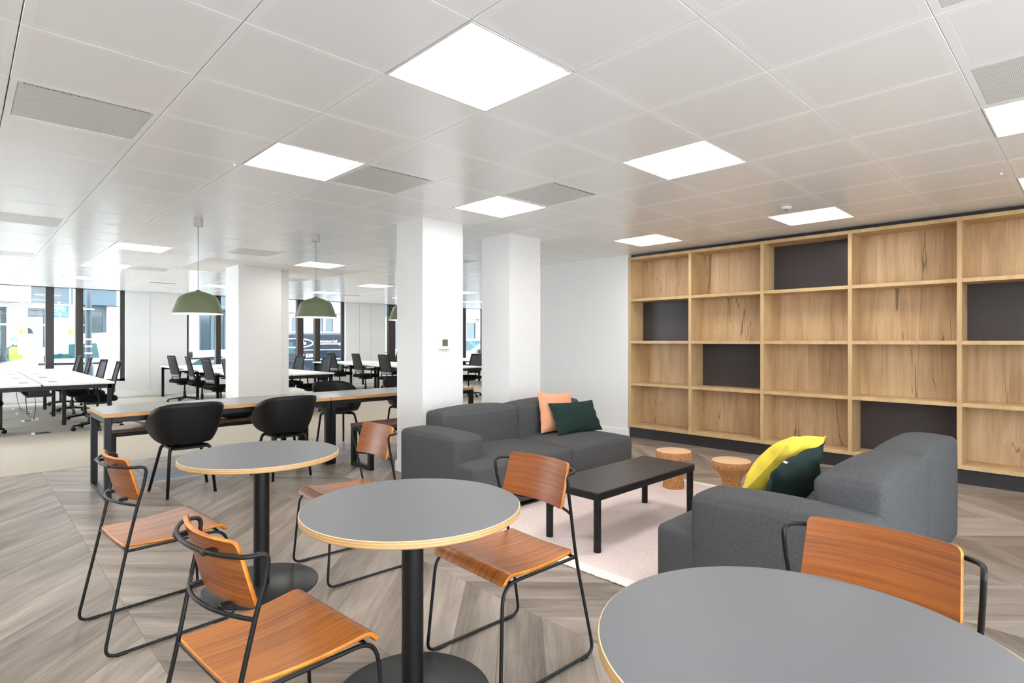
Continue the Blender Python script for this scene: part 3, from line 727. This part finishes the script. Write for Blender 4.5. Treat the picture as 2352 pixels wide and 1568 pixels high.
# ------------------------------------------------------------ pendants
def pendant(x, y, label):
    t = thing('pendant_lamp', label, 'lamp', (x, y, H), 0, 'moss green pendant lamps over the long tables')
    zt, zb = 1.815 - H, 1.588 - H
    prof = [(.012, zt), (.03, zt - .012), (.085, zt - .028), (.13, zt - .045), (.158, zt - .064), (.174, zt - .088), (.186, zt - .12), (.2245, zb)]
    o = MB().lathe(prof, 64, cap0=False, cap1=False).build('lamp_shade', m_shade, t, True)
    MB().lathe([(r - .003, z - .002) for r, z in prof], 64, cap0=True, cap1=False).build('shade_lining', m_shadein, o, True)
    MB().lathe([(.2215, zb - .002), (.2245, zb), (.2255, zb - .005), (.2215, zb - .006)], 64, cap0=False, cap1=False).build('rim', m_white, o, True)
    MB().tube([(0, 0, zt - .01), (0, 0, -.08)], .0028, 8).build('cable', m_greyp, t, True)
    MB().lathe([(.012, -.082), (.038, -.08), (.042, -.072), (.042, -.002), (.04, 0)], 28).build('ceiling_rose', m_rose, t, 40)
    MB().lathe([(.0, zb + .09), (.03, zb + .085), (.045, zb + .06), (.03, zb + .03), (.0, zb + .02)], 20, cap0=False, cap1=False).build('bulb', m_bulb, t, True)
    return t
m_rose = M('blush_grey_plastic', s2l(190, 180, 175), .5)
m_bulb = M('lit_bulb', (.9, .9, .9), .5, emit=(1, .93, .82), es=10)
pendant(1.665, 6.09, 'larger looking green pendant lamp, in front of the square column'); pendant(2.86, 6.09, 'green pendant lamp against the window with the dark van')
pendant(4.055, 6.09, 'green pendant lamp mostly hidden behind the thermostat column')
# ------------------------------------------------------------ sofas
def sofa(label):
    # arm at low x, back along low y; mirrored for the other one
    t = thing('sofa', label, 'sofa', (0, 0, 0), 0, 'charcoal wool two seat sofas with one arm')
    return t
def sofa_parts(t, my):
    def sb(nm, x0, x1, y0, y1, z0, z1, **k):
        m = softbox(x0, x1, y0, y1, z0, z1, **k)
        if my < 0: m.v = [(x, .95 - y, z) for x, y, z in m.v]; m.f = [f[::-1] for f in m.f]
        return m.build(nm, m_sofa, t, True)
    sb('seat', .0, 1.135, .05, .95, .035, .385, r=.03, top=.04, side=.012)
    sb('seat', 1.137, 2.05, .05, .95, .035, .385, r=.03, top=.04, side=.012)
    sb('arm', -.01, .275, .0, .755, .05, .572, r=.03, top=.04, side=.012)
    sb('back_cushion', .245, 1.135, .0, .285, .065, .70, r=.032, top=.045, side=.022)
    sb('back_cushion', 1.137, 2.05, .0, .285, .065, .70, r=.032, top=.045, side=.022)
    m = MB().box(.04, 2.01, .06, .9, 0, .04)
    if my < 0: m.v = [(x, .95 - y, z) for x, y, z in m.v]; m.f = [f[::-1] for f in m.f]
    m.build('plinth_base', m_black, t)
t = sofa('charcoal sofa facing us against the white columns'); sofa_parts(t, -1); t.location = (2.70, 3.19, 0)
t = sofa('charcoal sofa with its back to us on the bookcase side'); sofa_parts(t, 1); t.location = (2.56, .63, 0)
def place_pill(nm, wd, ht, th, mat_, base, face_az, lean, roll, label, **k):
    # base: middle of the lower edge; face normal looks to azimuth face_az; lean back by 'lean' degrees
    o = pillow(wd, ht, th, k.get('pinch', .09), k.get('wr', .012), k.get('seed', 1)).build(nm, mat_, None, True)
    R_ = Matrix.Rotation(radians(face_az + 90), 4, 'Z') @ Matrix.Rotation(radians(90 - lean), 4, 'X') @ Matrix.Rotation(radians(roll), 4, 'Z')
    up = R_ @ Vector((0, ht / 2, 0, 0)).to_3d() if False else R_.to_3x3() @ Vector((0, ht / 2 * .97, 0))
    o.matrix_world = Matrix.Translation(Vector(base) + up) @ R_
    tag(o, label, 'cushion', 'linen cushions on the sofas'); return o
place_pill('cushion', .46, .41, .13, m_peach, (4.25, 3.72, .42), -95, 13, -4, 'peach linen cushion leaning on the back of the far sofa', seed=5)
place_pill('cushion', .66, .33, .13, m_green, (4.41, 3.56, .42), -92, 26, -1, 'dark green cushion leaning in front of the peach one', seed=6, pinch=.07)
place_pill('cushion', .48, .44, .2, m_yellow, (3.47, 1.42, .43), 84, 40, 0, 'yellow cushion on the near sofa', seed=8, wr=.018)
o = place_pill('cushion', .50, .34, .13, m_green, (3.24, 1.19, .415), 84, 20, -11, 'dark green cushion between the yellow one and the near sofa back', seed=9, wr=.015)
MB().box(-.009, .009, -.001, .001, -.002, .016).build('care_label', m_white, o).location = (.12, .158, .008)
# ------------------------------------------------------------ coffee table, stools, rug
t = thing('coffee_table', 'low black rectangular coffee table on the pink rug', 'coffee table', (2.815, 2.14, .012)); zc = .373
bev(MB().box(0, 1.2, 0, .45, zc - .012, zc).build('tabletop', m_ctable, t), .002, 1)
fr_ = MB()
for (x0, x1, y0, y1, nm) in ((.001, 1.199, .001, .022, ''), (.001, 1.199, .428, .449, ''), (.001, .022, .022, .428, ''), (1.178, 1.199, .022, .428, '')):
    bev(MB().box(x0, x1, y0, y1, zc - .05, zc - .012).build('apron', m_black, t), .001, 1)
for x in (.026, 1.174):
    for y in (.026, .424): MB().lathe([(.0235, 0), (.024, .003), (.024, zc - .012)], 24, (x, y)).build('leg', m_black, t, 40)
t = thing('rug', 'pale pink woven rug with a cream border', 'rug', (2.565, 1.595, 0)); RL, RW = 2.36, 1.585
MB().box(.075, RL - .075, 0, RW, .002, .012).build('weave', m_rug, t)
MB().box(0, .0745, 0, RW, .003, .013).build('border', m_rugw, t); MB().box(RL - .0745, RL, 0, RW, .003, .013).build('border', m_rugw, t)
MB().box(-.004, RL + .004, -.004, RW + .004, 0, .004).build('backing', m_edge, t)
fm = MB(); rnd = random.Random(2)
for k in range(230):
    y = k * RW / 230; q = rnd.uniform(-.003, .004); fm.bar((.006, y, .012), (-.007 + q, y + rnd.uniform(-.003, .003), .006), .006, .006)
o = fm.build('fringe', m_rugw, t); o['kind'] = 'stuff'
def stool(loc, prof, label):
    t = thing('cork_stool', label, 'stool', loc, 0, 'turned cork stools')
    MB().lathe(prof, 48, cap1=False).build('body', m_cork, t, 40)
    MB().lathe([prof[-1], (prof[-1][0] - .004, prof[-1][1] + .003)], 48, cap0=False).build('seat_top', m_corktop, t, 40)
stool((4.595, 2.655, .012), [(.09, 0), (.094, .004), (.088, .07), (.074, .13), (.068, .20), (.066, .246), (.072, .254), (.14, .258), (.155, .266), (.156, .318), (.152, .327)],
      'cork stool with a flat disc seat and flared foot behind the coffee table')
stool((4.58, 2.115, .012), [(.075, 0), (.078, .004), (.074, .06), (.074, .13), (.082, .18), (.106, .22), (.14, .252), (.156, .272), (.157, .312), (.153, .322)],
      'cork stool with a funnel shaped seat beside the yellow cushion')
# ------------------------------------------------------------ desk banks
def desk_bank(x0, near, n, label, rows=(0, 1)):
    t = thing('desk_bank', label, 'desk', (x0, near, 0), 0, 'white bench desks of the open office'); L = 1.4; z = .73
    for r_ in rows:
        xa = 0 if r_ == 0 else .825
        for k in range(n):
            bev(MB().box(xa, xa + .795, k * L + .003, (k + 1) * L - .003, z - .025, z).build('desktop', m_desk, t), .002, 1)
            d = MB().box(xa + (.60 if r_ == 0 else .10), xa + (.70 if r_ == 0 else .20), k * L + .45, k * L + .75, z, z + .002).build('cable_flap', m_greyp, t)
    for k in range(n + 1):
        yy = k * L; inset = 0 if k in (0, n) else .38
        ya, yb = (yy + .02, yy + .07) if k == 0 else ((yy - .07, yy - .02) if k == n else (yy - .025, yy + .025))
        xl, xr = (.03 + inset, 1.59 - inset)
        for x in (xl, xr - .05): MB().box(x, x + .05, ya, yb, 0, z - .03).build('leg', m_blackm, t)
        MB().box(xl, xr, ya, yb, z - .085, z - .03).build('cross_beam', m_blackm, t)
    for x in (.42, 1.15): MB().box(x, x + .04, .05, n * L - .05, z - .08, z - .035).build('long_beam', m_blackm, t)
    MB().box(.66, .96, .3, n * L - .3, z - .19, z - .17).build('cable_tray', m_blackm, t)
    for k in range(n): MB().box(.70, .92, k * L + .4, k * L + .44, z - .17, z - .0265).build('tray_bracket', m_blackm, t)
    return t
desk_bank(0.0, 9.95, 4, 'long white desk bank at the left edge, its end facing us')
desk_bank(3.42, 9.95, 4, 'white desk bank running behind the square column')
desk_bank(7.20, 9.95, 4, 'white desk bank in front of the far white wall')
desk_bank(11.05, 9.95, 4, 'farthest white desk bank, seen between the two columns')
def office_chair():
    t = thing('office_chair', '', 'office chair', (0, 0, 0), 0, 'black mesh office chairs at the desks')   # faces +x
    star = MB()
    for k in range(5):
        a = radians(18 + 72 * k); star.bar((.0, 0, .105), (.31 * cos(a), .31 * sin(a), .07), .05, .035, w2=.03, d2=.022)
        x, y = .31 * cos(a), .31 * sin(a); c_ = MB()
        c_.tube([(x, y, .075), (x, y, .05)], .008, 6)
        for s in (-1, 1):
            nx, ny = -sin(a) * s, cos(a) * s
            c_.tube([(x + nx * .004, y + ny * .004, .0275), (x + nx * .022, y + ny * .022, .0275)], .0275, 14)
        c_.build('castor', m_black, t, 40)
    star.lathe([(.035, .08), (.04, .13), (.03, .14)], 14); star.build('star_base', m_black, t, 40)
    MB().lathe([(.026, .1), (.026, .24), (.016, .245), (.016, .38)], 14).build('gas_column', m_black, t, 40)
    MB().box(-.12, .14, -.1, .1, .375, .425).build('mechanism', m_black, t)
    softbox(-.23, .25, -.245, .245, .42, .495, r=.03, top=.015, side=.02, n=5).build('seat', m_seat, t, True)
    def bk(u, v): # v up
        z = .43 + .57 * v; lean = -.225 - .04 * sin(pi * min(1, v * 1.5)) * 0 - (.13 * max(0, v - .28)) + .05 * max(0, .28 - v) + .02
        wd = .225 - .025 * abs(v - .4) * 2
        return (lean - .0 + .03 * (2 * u - 1) ** 2, wd * (2 * u - 1), z)
    o = MB().grid(lambda u, v: bk(u, .27 + v * .71), 10, 10).build('mesh_panel', m_mesh, t, True); solid(o, .004, None, 0)
    loop = [bk(0, v / 10) for v in range(11)] + [bk(u / 6, 1) for u in range(1, 6)] + [bk(1, v / 10) for v in range(10, -1, -1)] + [bk(u / 6, 0) for u in range(5, 0, -1)]
    MB().tube(loop, .014, 6, closed=True).build('back_frame', m_black, t, True)
    for (a, b_) in ((.0, .10), (.2, .31)):
        o = MB().grid(lambda u, v: (lambda p: (p[0] - .012, p[1] * .98, p[2]))(bk(u, a + (b_ - a) * v)), 8, 2).build('lumbar_band', m_greyp, t, True); solid(o, .012, None, 0)
    MB().bar((-.1, 0, .40), (-.2, 0, .47), .08, .02).build('back_bracket', m_black, t)
    for s in (-1, 1):
        m = MB(); m.tube(fillet([(.0, s * .2, .41), (.0, s * .275, .42), (.02, s * .275, .63)], .04, 4), .014, 6); m.build('arm_post', m_black, t, True)
        bev(MB().box(-.1, .15, s * .275 - .04, s * .275 + .04, .63, .655).build('arm_pad', m_black, t), .01, 2)
    return t
oc = office_chair(); oc['label'] = 'office chair at the near corner of the left desk bank'; oc.location = (1.50, 10.55, 0); oc.rotation_euler = (0, 0, radians(176))
for (x, y, a, lb) in [(1.50, 11.75, 184, 'second office chair along the right side of the left desk bank'), (1.49, 13.15, 178, 'third office chair along the right side of the left desk bank'),
                      (1.50, 14.6, 182, 'office chair of the left desk bank closest to the window'), (.17, 10.75, 4, 'office chair whose single castor shows at the left picture edge'),
                      (3.52, 13.85, 6, 'leftmost office chair of the row against the plain white wall'), (3.56, 12.75, -4, 'middle office chair of the row against the plain white wall'),
                      (3.50, 11.4, 3, 'third office chair of the row by the white wall, nearest to the square column'), (3.55, 10.45, 0, 'office chair almost hidden behind the square column'),
                      (4.86, 11.65, 180, 'office chair behind the desk right of the square column, the farther one'), (4.86, 10.45, 176, 'office chair behind the desk right of the square column, the nearer one'),
                      (7.28, 14.1, 4, 'office chair in front of the van window, turned away'), (7.28, 12.75, -3, 'office chair in front of the far plain wall, its grey back band in view'),
                      (7.25, 11.45, 2, 'office chair just left of the thermostat column'), (8.72, 13.8, 178, 'office chair across the far desk, behind the one by the column'),
                      (8.74, 10.5, 180, 'office chair in the gap between the two columns')]:
    dup(oc, (x, y, 0), radians(a), lb)
# floor boxes and cables under the left bank
for k, (y, lb) in enumerate(((10.42, 'floor power box nearest to us under the left desk bank'), (12.2, 'second floor power box under the left desk bank'), (13.5, 'third floor power box under the left desk bank'), (14.5, 'floor power box closest to the window'))):
    t = thing('floor_power_box', lb, 'floor box', (.73, y, 0), 0, 'floor power boxes under the left desks')
    MB().box(0, .22, 0, .24, 0, .004).build('frame', m_steel, t); MB().box(.02, .20, .02, .22, .002, .0055).build('lid', m_base, t)
    MB().box(.0, .035, .0, .05, .0, .03).build('socket', m_white, t)
for k, (p0, p1, lb) in enumerate((((.80, 10.9, .56), (.92, 12.26, .03), 'thin black cable hanging down to the second floor box'), ((.78, 12.4, .56), (.93, 12.3, .03), 'thin cable crossing another one under the left desks'),
                                  ((.74, 11.6, .56), (.95, 13.56, .03), 'thin cable running down to the third floor box'), ((.70, 12.9, .56), (.94, 13.6, .03), 'farthest thin cable under the left desks'))):
    a, b_ = Vector(p0), Vector(p1); pts = [a, a + Vector((.01, .02, -.25)), (a + b_) / 2 + Vector((-.03, .0, -.22)), b_ + Vector((-.05, -.08, .02)), b_]
    tag(MB().tube(fillet(pts, .2, 5), .004, 6).build('power_cable', m_black, None, True), lb, 'cable')
    t = thing('plug_block', 'white plug block on the floor beside a power box, number %s from us' % ('one', 'two', 'three', 'four')[k], 'plug', (b_.x - .06, b_.y - .02 + .03 * k, 0)) if k in (0, 3) else None
    if t: bev(MB().box(0, .09, 0, .06, .0, .05).build('housing', m_white, t), .006); MB().box(.02, .07, .015, .045, .05, .053).build('face', m_greyp, t)
    if t: t['label'] = 'white plug block by the second floor box' if k == 0 else 'white plug block by the third floor box'

# ------------------------------------------------------------ the street outside
GZ = -.35
struct(MB().box(-40, 45, -40, YF - .2, GZ - .2, GZ).box(-40, XL - .2, YF - .2, YB + .3, GZ - .2, GZ).build('bounce_ground_side', speck('pale_bounce_paving', (.80, .79, .77), (.86, .85, .83), 12, .9, .1)))  # unseen ground, made extra pale to bounce daylight up to the ceiling
struct(MB().box(-30, 45, YB + .3, 60, GZ - .2, GZ).build('street', speck('asphalt', (.16, .16, .165), (.22, .22, .22), 60, .9, .2)))
struct(MB().box(-30, 45, YB + .3, 18.0, GZ, GZ + .1).build('pavement', speck('paving', (.45, .44, .42), (.55, .54, .52), 12, .9, .1)))
struct(MB().box(-30, 45, 24.6, 28, GZ, GZ + .1).build('pavement_far', speck('paving_far', (.45, .44, .42), (.55, .54, .52), 12, .9, .1)))
m_stone = speck('pale_stone', (.30, .29, .28), (.38, .37, .35), 6, .8, .1); m_teal = M('slate_blue_shopfront', s2l(44, 66, 76), .5); m_tealpale = M('pale_blue_band', s2l(84, 108, 114), .6)
m_pane = M('dark_shop_glass', s2l(34, 52, 60), .12, 0, .6); m_brick = M('red_brick', s2l(128, 78, 62), .85); m_cream = M('cream_render', s2l(146, 140, 126), .8)
m_vanw = M('white_van_paint', (.5, .515, .52), .25); m_vand = M('slate_van_paint', s2l(26, 38, 52), .3, 0, .3); m_vang = M('tinted_van_glass', s2l(30, 72, 78), .08, 0, .4)
m_tyre = M('rubber_tyre', (.02, .02, .02), .8); m_hi = M('yellow_post', s2l(180, 180, 60), .6); m_blue = M('sign_blue', s2l(0, 72, 150), .5); m_galv = M('galvanised_tube', s2l(170, 184, 188), .35, .6)
m_skin = M('skin', s2l(214, 170, 145), .6); m_lime = M('lime_vest', s2l(110, 150, 46), .8); m_helm = M('blue_helmet', s2l(90, 180, 230), .4); m_cloth = M('navy_clothing', s2l(60, 66, 84), .9); m_pale = M('pale_jacket', s2l(214, 208, 198), .9)
def building(x0, x1, label, wall, floors=3, y=28.0, bay=3.0, shop=m_teal, kind=0):
    t = thing('building', label, 'building', (x0, y, GZ)); L = x1 - x0; Hh = 9.0
    nb = max(1, round(L / bay)); bw = L / nb
    MB().box(0, L, .5, 5, 0, Hh).build('wall', wall, t)
    for k in range(nb + 1):
        x = k * bw; bev(MB().box(max(0, x - .3), min(L, x + .3), 0, .5, 0, 3.1).build('pilaster', m_stone if kind != 1 else m_cream, t), .03, 1)
    MB().box(0, L, -.15, .5, 3.1, 3.75).build('fascia', shop, t); MB().box(0, L, -.25, .5, 3.75, 3.95).build('cornice', m_stone, t)
    for k in range(nb):
        xa, xb = k * bw + .3, (k + 1) * bw - .3
        f = MB(); f.box(xa, xb, .2, .3, 0, .8); f.box(xa, xb, .2, .3, 2.85, 3.1); f.box(xa, xa + .1, .2, .3, .8, 2.85); f.box(xb - .1, xb, .2, .3, .8, 2.85); f.box((xa + xb) / 2 - .06, (xa + xb) / 2 + .06, .2, .3, .8, 2.85)
        fo = f.build('shop_window', shop, t); MB().box(xa + .1, xb - .1, .26, .28, .8, 2.85).build('pane', m_pane, fo)
        for z in range(1, floors):
            zz = 1.3 + z * 3.1; wx = (xa + xb) / 2
            f = MB(); f.box(wx - .6, wx + .6, .42, .5, zz, zz + .08); f.box(wx - .6, wx + .6, .42, .5, zz + 1.6, zz + 1.7); f.box(wx - .6, wx - .53, .42, .5, zz, zz + 1.7); f.box(wx + .53, wx + .6, .42, .5, zz, zz + 1.7); f.box(wx - .03, wx + .03, .42, .5, zz, zz + 1.7)
            fo = f.build('window', m_vanw, t); MB().box(wx - .53, wx + .53, .45, .48, zz + .08, zz + 1.6).build('pane', m_pane, fo)
    return t
building(-9, .2, 'pale stone building behind the scaffolding at the left edge', m_cream, kind=1, shop=m_cream)
building(.2, 2.9, 'narrow building with a dark doorway, left of the brown mullions', m_stone, bay=1.4, shop=M('dark_grey_shopfront', s2l(50, 58, 64), .5), kind=1)
building(2.9, 4.6, 'slate blue shop behind the lamp post', m_tealpale, bay=1.7)
building(4.6, 7.4, 'stone and brick corner house behind the white van', m_brick, bay=1.4, shop=m_stone)
building(7.4, 11.0, 'cream building behind the square column', m_cream, bay=1.8, shop=m_teal)
building(11.0, 14.6, 'white rendered building behind the dark van', m_stone, bay=1.8, shop=m_stone)
building(14.6, 19.5, 'dark glass shop past the van', m_cream, bay=2.4)
building(19.5, 24.5, 'orange brick house in the gap between the columns', m_brick, bay=2.5, shop=m_stone)
building(24.5, 34, 'last pale building of the street', m_cream, bay=3)
# scaffold
t = thing('scaffold', 'pale tube scaffold in front of the left shops', 'scaffold', (-1.6, 26.0, GZ))
for x in (0, 1.6, 3.2, 4.6):
    for y in (0, 1.0):
        MB().tube([(x, y, .0), (x, y, 6.5)], .03, 8).build('standard', m_galv, t, True)
        MB().tube([(x, y, 0.02), (x, y, 2.1)], .05, 8).build('yellow_sleeve', m_hi, t, True)
for z in (2.25, 2.9, 4.4):
    for y in (0, 1.0): MB().tube([(-.3, y, z), (4.9, y, z)], .028, 8).build('ledger', m_galv, t, True)
MB().tube([(0, -.04, 2.2), (1.6, -.04, 4.4)], .028, 8).build('brace', m_galv, t, True); MB().box(-.2, 4.8, .05, .95, 2.95, 3.0).build('board_deck', m_cream, t)
MB().box(1.7, 3.4, -.05, -.02, 3.02, 3.9).build('toe_sheet', m_vanw, t)
# cycle route sign on its post
t = thing('cycle_sign', 'blue road sign with a white bicycle and arrow', 'sign', (2.10, 23.4, GZ)); MB().tube([(.22, .06, 0), (.22, .06, 2.95)], .035, 10).build('post', m_galv, t, True)
sg = bev(MB().box(0, .46, 0, .02, 2.42, 2.82).build('sign_panel', m_blue, t), .01, 1)
for x in (.13, .33): MB().tube([(x + .058 * cos(a * pi / 12), -.006, 2.69 + .058 * sin(a * pi / 12)) for a in range(24)], .009, 5, closed=True).build('wheel', m_white, sg, True)
MB().tube([(.13, -.006, 2.69), (.20, -.006, 2.775), (.29, -.006, 2.775), (.23, -.006, 2.69), (.13, -.006, 2.69)], .008, 5).tube([(.33, -.006, 2.69), (.285, -.006, 2.79)], .008, 5).tube([(.20, -.006, 2.785), (.23, -.006, 2.69)], .008, 5).build('bicycle_frame', m_white, sg)
MB().add([(.23, -.006, 2.61), (.175, -.006, 2.54), (.21, -.006, 2.54), (.21, -.006, 2.46), (.25, -.006, 2.46), (.25, -.006, 2.54), (.285, -.006, 2.54)], [tuple(range(7))]).build('arrow', m_white, sg)
# lamp post
t = thing('lamp_post', 'slate grey banded lamp post between window and white van', 'lamp post', (2.32, 17.6, GZ + .1))
MB().lathe([(.11, 0), (.11, .9), (.085, .98), (.07, 1.1), (.06, 5.5)], 20).build('shaft', M('slate_post', s2l(46, 58, 66), .5), t, 40)
for z in (1.25, 1.42, 1.6): MB().lathe([(.078, z), (.078, z + .035)], 20).build('white_band', m_white, t, 40)
MB().lathe([(.12, 2.35), (.12, 2.38)], 20).build('collar', m_white, t, 40)
# vans
def van(x0, y0, L, paint, label, rev=False, hgt=1.9, box=True):
    t = thing('van', label, 'van', (x0, y0, GZ)); Wv = 1.75
    # side outline, front at low x
    out = [(0.0, .35), (.02, .75), (.12, .98), (.75, 1.16), (.92, 1.2), (1.75, hgt - .12), (2.0, hgt - .03), (2.6, hgt), (L - .15, hgt), (L - .03, hgt - .12), (L, .9), (L, .32)]
    if rev: out = [(L - x, z) for x, z in reversed(out)]
    n_ = len(out); m = MB(); ins = lambda z: .0 if z < 1.1 else (z - 1.1) * .14
    vs = [(x, ins(z), z) for x, z in out] + [(x, Wv - ins(z), z) for x, z in out]
    m.add(vs, [tuple(range(n_)) if not rev else tuple(range(n_)), tuple(range(2 * n_ - 1, n_ - 1, -1))] + [((i + 1) % n_, i, n_ + i, n_ + (i + 1) % n_) for i in range(n_)])
    bd = bev(m.build('body', paint, t), .03, 2, 30)
    fx = (lambda x: L - x) if rev else (lambda x: x)
    q = [(1.28, hgt * .645), (1.72, hgt * .835), (2.3, hgt * .85), (2.36, hgt * .645)]
    w_ = MB(); vv = [(fx(x), ins(z) - .012, z) for x, z in q]; w_.add(vv + [(a, b_ + .01, c) for a, b_, c in vv], [(0, 1, 2, 3), (7, 6, 5, 4), (0, 4, 5, 1), (1, 5, 6, 2), (2, 6, 7, 3), (3, 7, 4, 0)]); w_.build('side_window', m_vang, t)
    MB().bar((fx(1.0), .22, 1.235), (fx(1.76), .22, hgt - .1), .01, .01).add([(fx(.98), .25, 1.235), (fx(.98), Wv - .25, 1.235), (fx(1.72), Wv - .3, hgt - .125), (fx(1.72), .3, hgt - .125)], [(0, 1, 2, 3)]).build('windscreen', m_vang, t)
    bev(MB().box(min(fx(1.2), fx(1.34)), max(fx(1.2), fx(1.34)), -.2, -.02, 1.12, 1.32).build('door_mirror', m_blackm, t), .04, 3)
    MB().box(min(fx(1.1), fx(2.5)), max(fx(1.1), fx(2.5)), -.008, .02, 1.06, 1.11).build('waist_trim', m_blackm, t)
    for x in (.82, L - .85):
        wh = MB().tube([(fx(x), -.02, .32), (fx(x), .2, .32)], .32, 24).build('wheel', m_tyre, t, 40); MB().tube([(fx(x), -.03, .32), (fx(x), 0, .32)], .19, 16).build('hub', m_galv, wh, 40)
        wh = MB().tube([(fx(x), Wv - .2, .32), (fx(x), Wv + .02, .32)], .32, 24).build('wheel', m_tyre, t, 40)
    MB().box(min(fx(.0), fx(.06)), max(fx(.0), fx(.06)), .15, .5, .68, .85).build('headlight', m_steel, t)
    return t
van(.32, 18.5, 4.3, m_vanw, 'white van parked outside the left window')
dv = van(5.72, 18.75, 5.0, m_vand, 'dark slate van with white lettering outside the middle window', hgt=1.93)
for z in (1.355, 1.03): MB().box(2.5, 4.98, -.014, .0, z, z + .025).build('white_stripe', m_white, dv)
MB().box(2.0, 4.7, .25, 1.5, 1.95, 2.0).build('roof_reflection', m_galv, dv)  # pale slab standing in for light reflected off the van roof
MB().tube([(2.38 + .62 * cos(a * pi / 18), -.02 + .07, 1.60 + .15 * sin(a * pi / 18)) for a in range(-11, 12)], .022, 6).build('ellipse_logo', m_white, dv, True)
def text(s, x, z, size, par, y=-.016):
    c = bpy.data.curves.new('lettering', 'FONT'); c.body = s; c.size = size; c.extrude = .003; c.offset = .004
    tmp = bpy.data.objects.new('lettering_curve', c); me = bpy.data.meshes.new_from_object(tmp); me.materials.clear(); me.materials.append(m_white)
    bpy.data.objects.remove(tmp); o = link('lettering', me, par); o.location = (x, y, z); o.rotation_euler = (pi / 2, 0, 0); return o
text('lls', 2.60, 1.55, .19, dv, .03); text('ontractors Ltd', 3.12, 1.62, .13, dv, .04); text('0 8304', 2.58, 1.12, .17, dv)
MB().box(3.12, 3.95, .035, .055, 1.55, 1.585).add([(3.95, .04, 1.51), (4.1, .04, 1.568), (3.95, .04, 1.63)], [(0, 1, 2)]).build('arrow', m_white, dv)
van(4.25, 21.2, 3.6, m_vanw, 'white car nose low in the second window', hgt=1.35)
van(10.9, 18.9, 4.0, M('silver_car_paint', s2l(200, 204, 210), .25), 'silver car seen low at the edge of the thermostat column', hgt=1.35)
gv = van(15.3, 19.2, 4.1, M('grey_van_paint', s2l(100, 110, 124), .3), 'grey van with a light blue and yellow mark in the column gap', rev=False, hgt=1.8)
MB().box(2.55, 2.9, -.014, 0, 1.05, 1.2).build('yellow_mark', m_hi, gv); text('en', 2.9, 1.12, .26, gv)
# people in the street
def person(loc, label, head, torso, extra=None):
    t = thing('person', label, 'person', loc, radians(200))
    V = [(0, 0, .92), (0, 0, 1.15), (0, 0, 1.38), (0, 0, 1.50), (.19, 0, 1.42), (.25, .02, 1.15), (.24, .1, .92), (-.19, 0, 1.42), (-.25, .02, 1.15), (-.24, .1, .92),
         (.1, 0, .88), (.11, .02, .48), (.11, -.02, .07), (.12, .12, .03), (-.1, 0, .88), (-.11, .02, .48), (-.11, -.02, .07), (-.12, .12, .03), (0, .01, 1.62), (0, .015, 1.74)]
    E_ = [(0, 1), (1, 2), (2, 3), (2, 4), (4, 5), (5, 6), (2, 7), (7, 8), (8, 9), (0, 10), (10, 11), (11, 12), (12, 13), (0, 14), (14, 15), (15, 16), (16, 17), (3, 18), (18, 19)]
    Rr = [.15, .14, .16, .06, .065, .05, .04, .065, .05, .04, .095, .07, .05, .04, .095, .07, .05, .04, .095, .085]
    me = bpy.data.meshes.new('body'); me.from_pydata(V, E_, []); me.materials.append(torso)
    o = link('body', me, t); sk_ = o.modifiers.new('skin', 'SKIN')
    for i, v in enumerate(me.skin_vertices[0].data if me.skin_vertices else []): v.radius = (Rr[i], Rr[i] * .8)
    sub(o, 1); me.materials[0] = torso
    hd = MB().lathe([(.03, 1.49), (.06, 1.53), (.082, 1.6), (.085, 1.67), (.07, 1.74), (.03, 1.78)], 16).build('head', m_skin, t, True)
    MB().lathe([(.12, 1.665), (.10, 1.67), (.098, 1.72), (.075, 1.79), (.03, 1.815)], 16).build('helmet', head, t, True)
    if extra: MB().lathe([(.19, .95), (.2, 1.2), (.21, 1.38), (.12, 1.47)], 16, cap0=False, cap1=False).build('vest', extra, t, True)
person((3.55, 21.3, GZ), 'person in a pale helmet whose head shows above the white van', M('pale_helmet', s2l(224, 210, 190), .5), m_pale)
person((1.40, 26.6, GZ), 'person in a lime vest and blue helmet at the dark doorway', m_helm, m_cloth, m_lime)
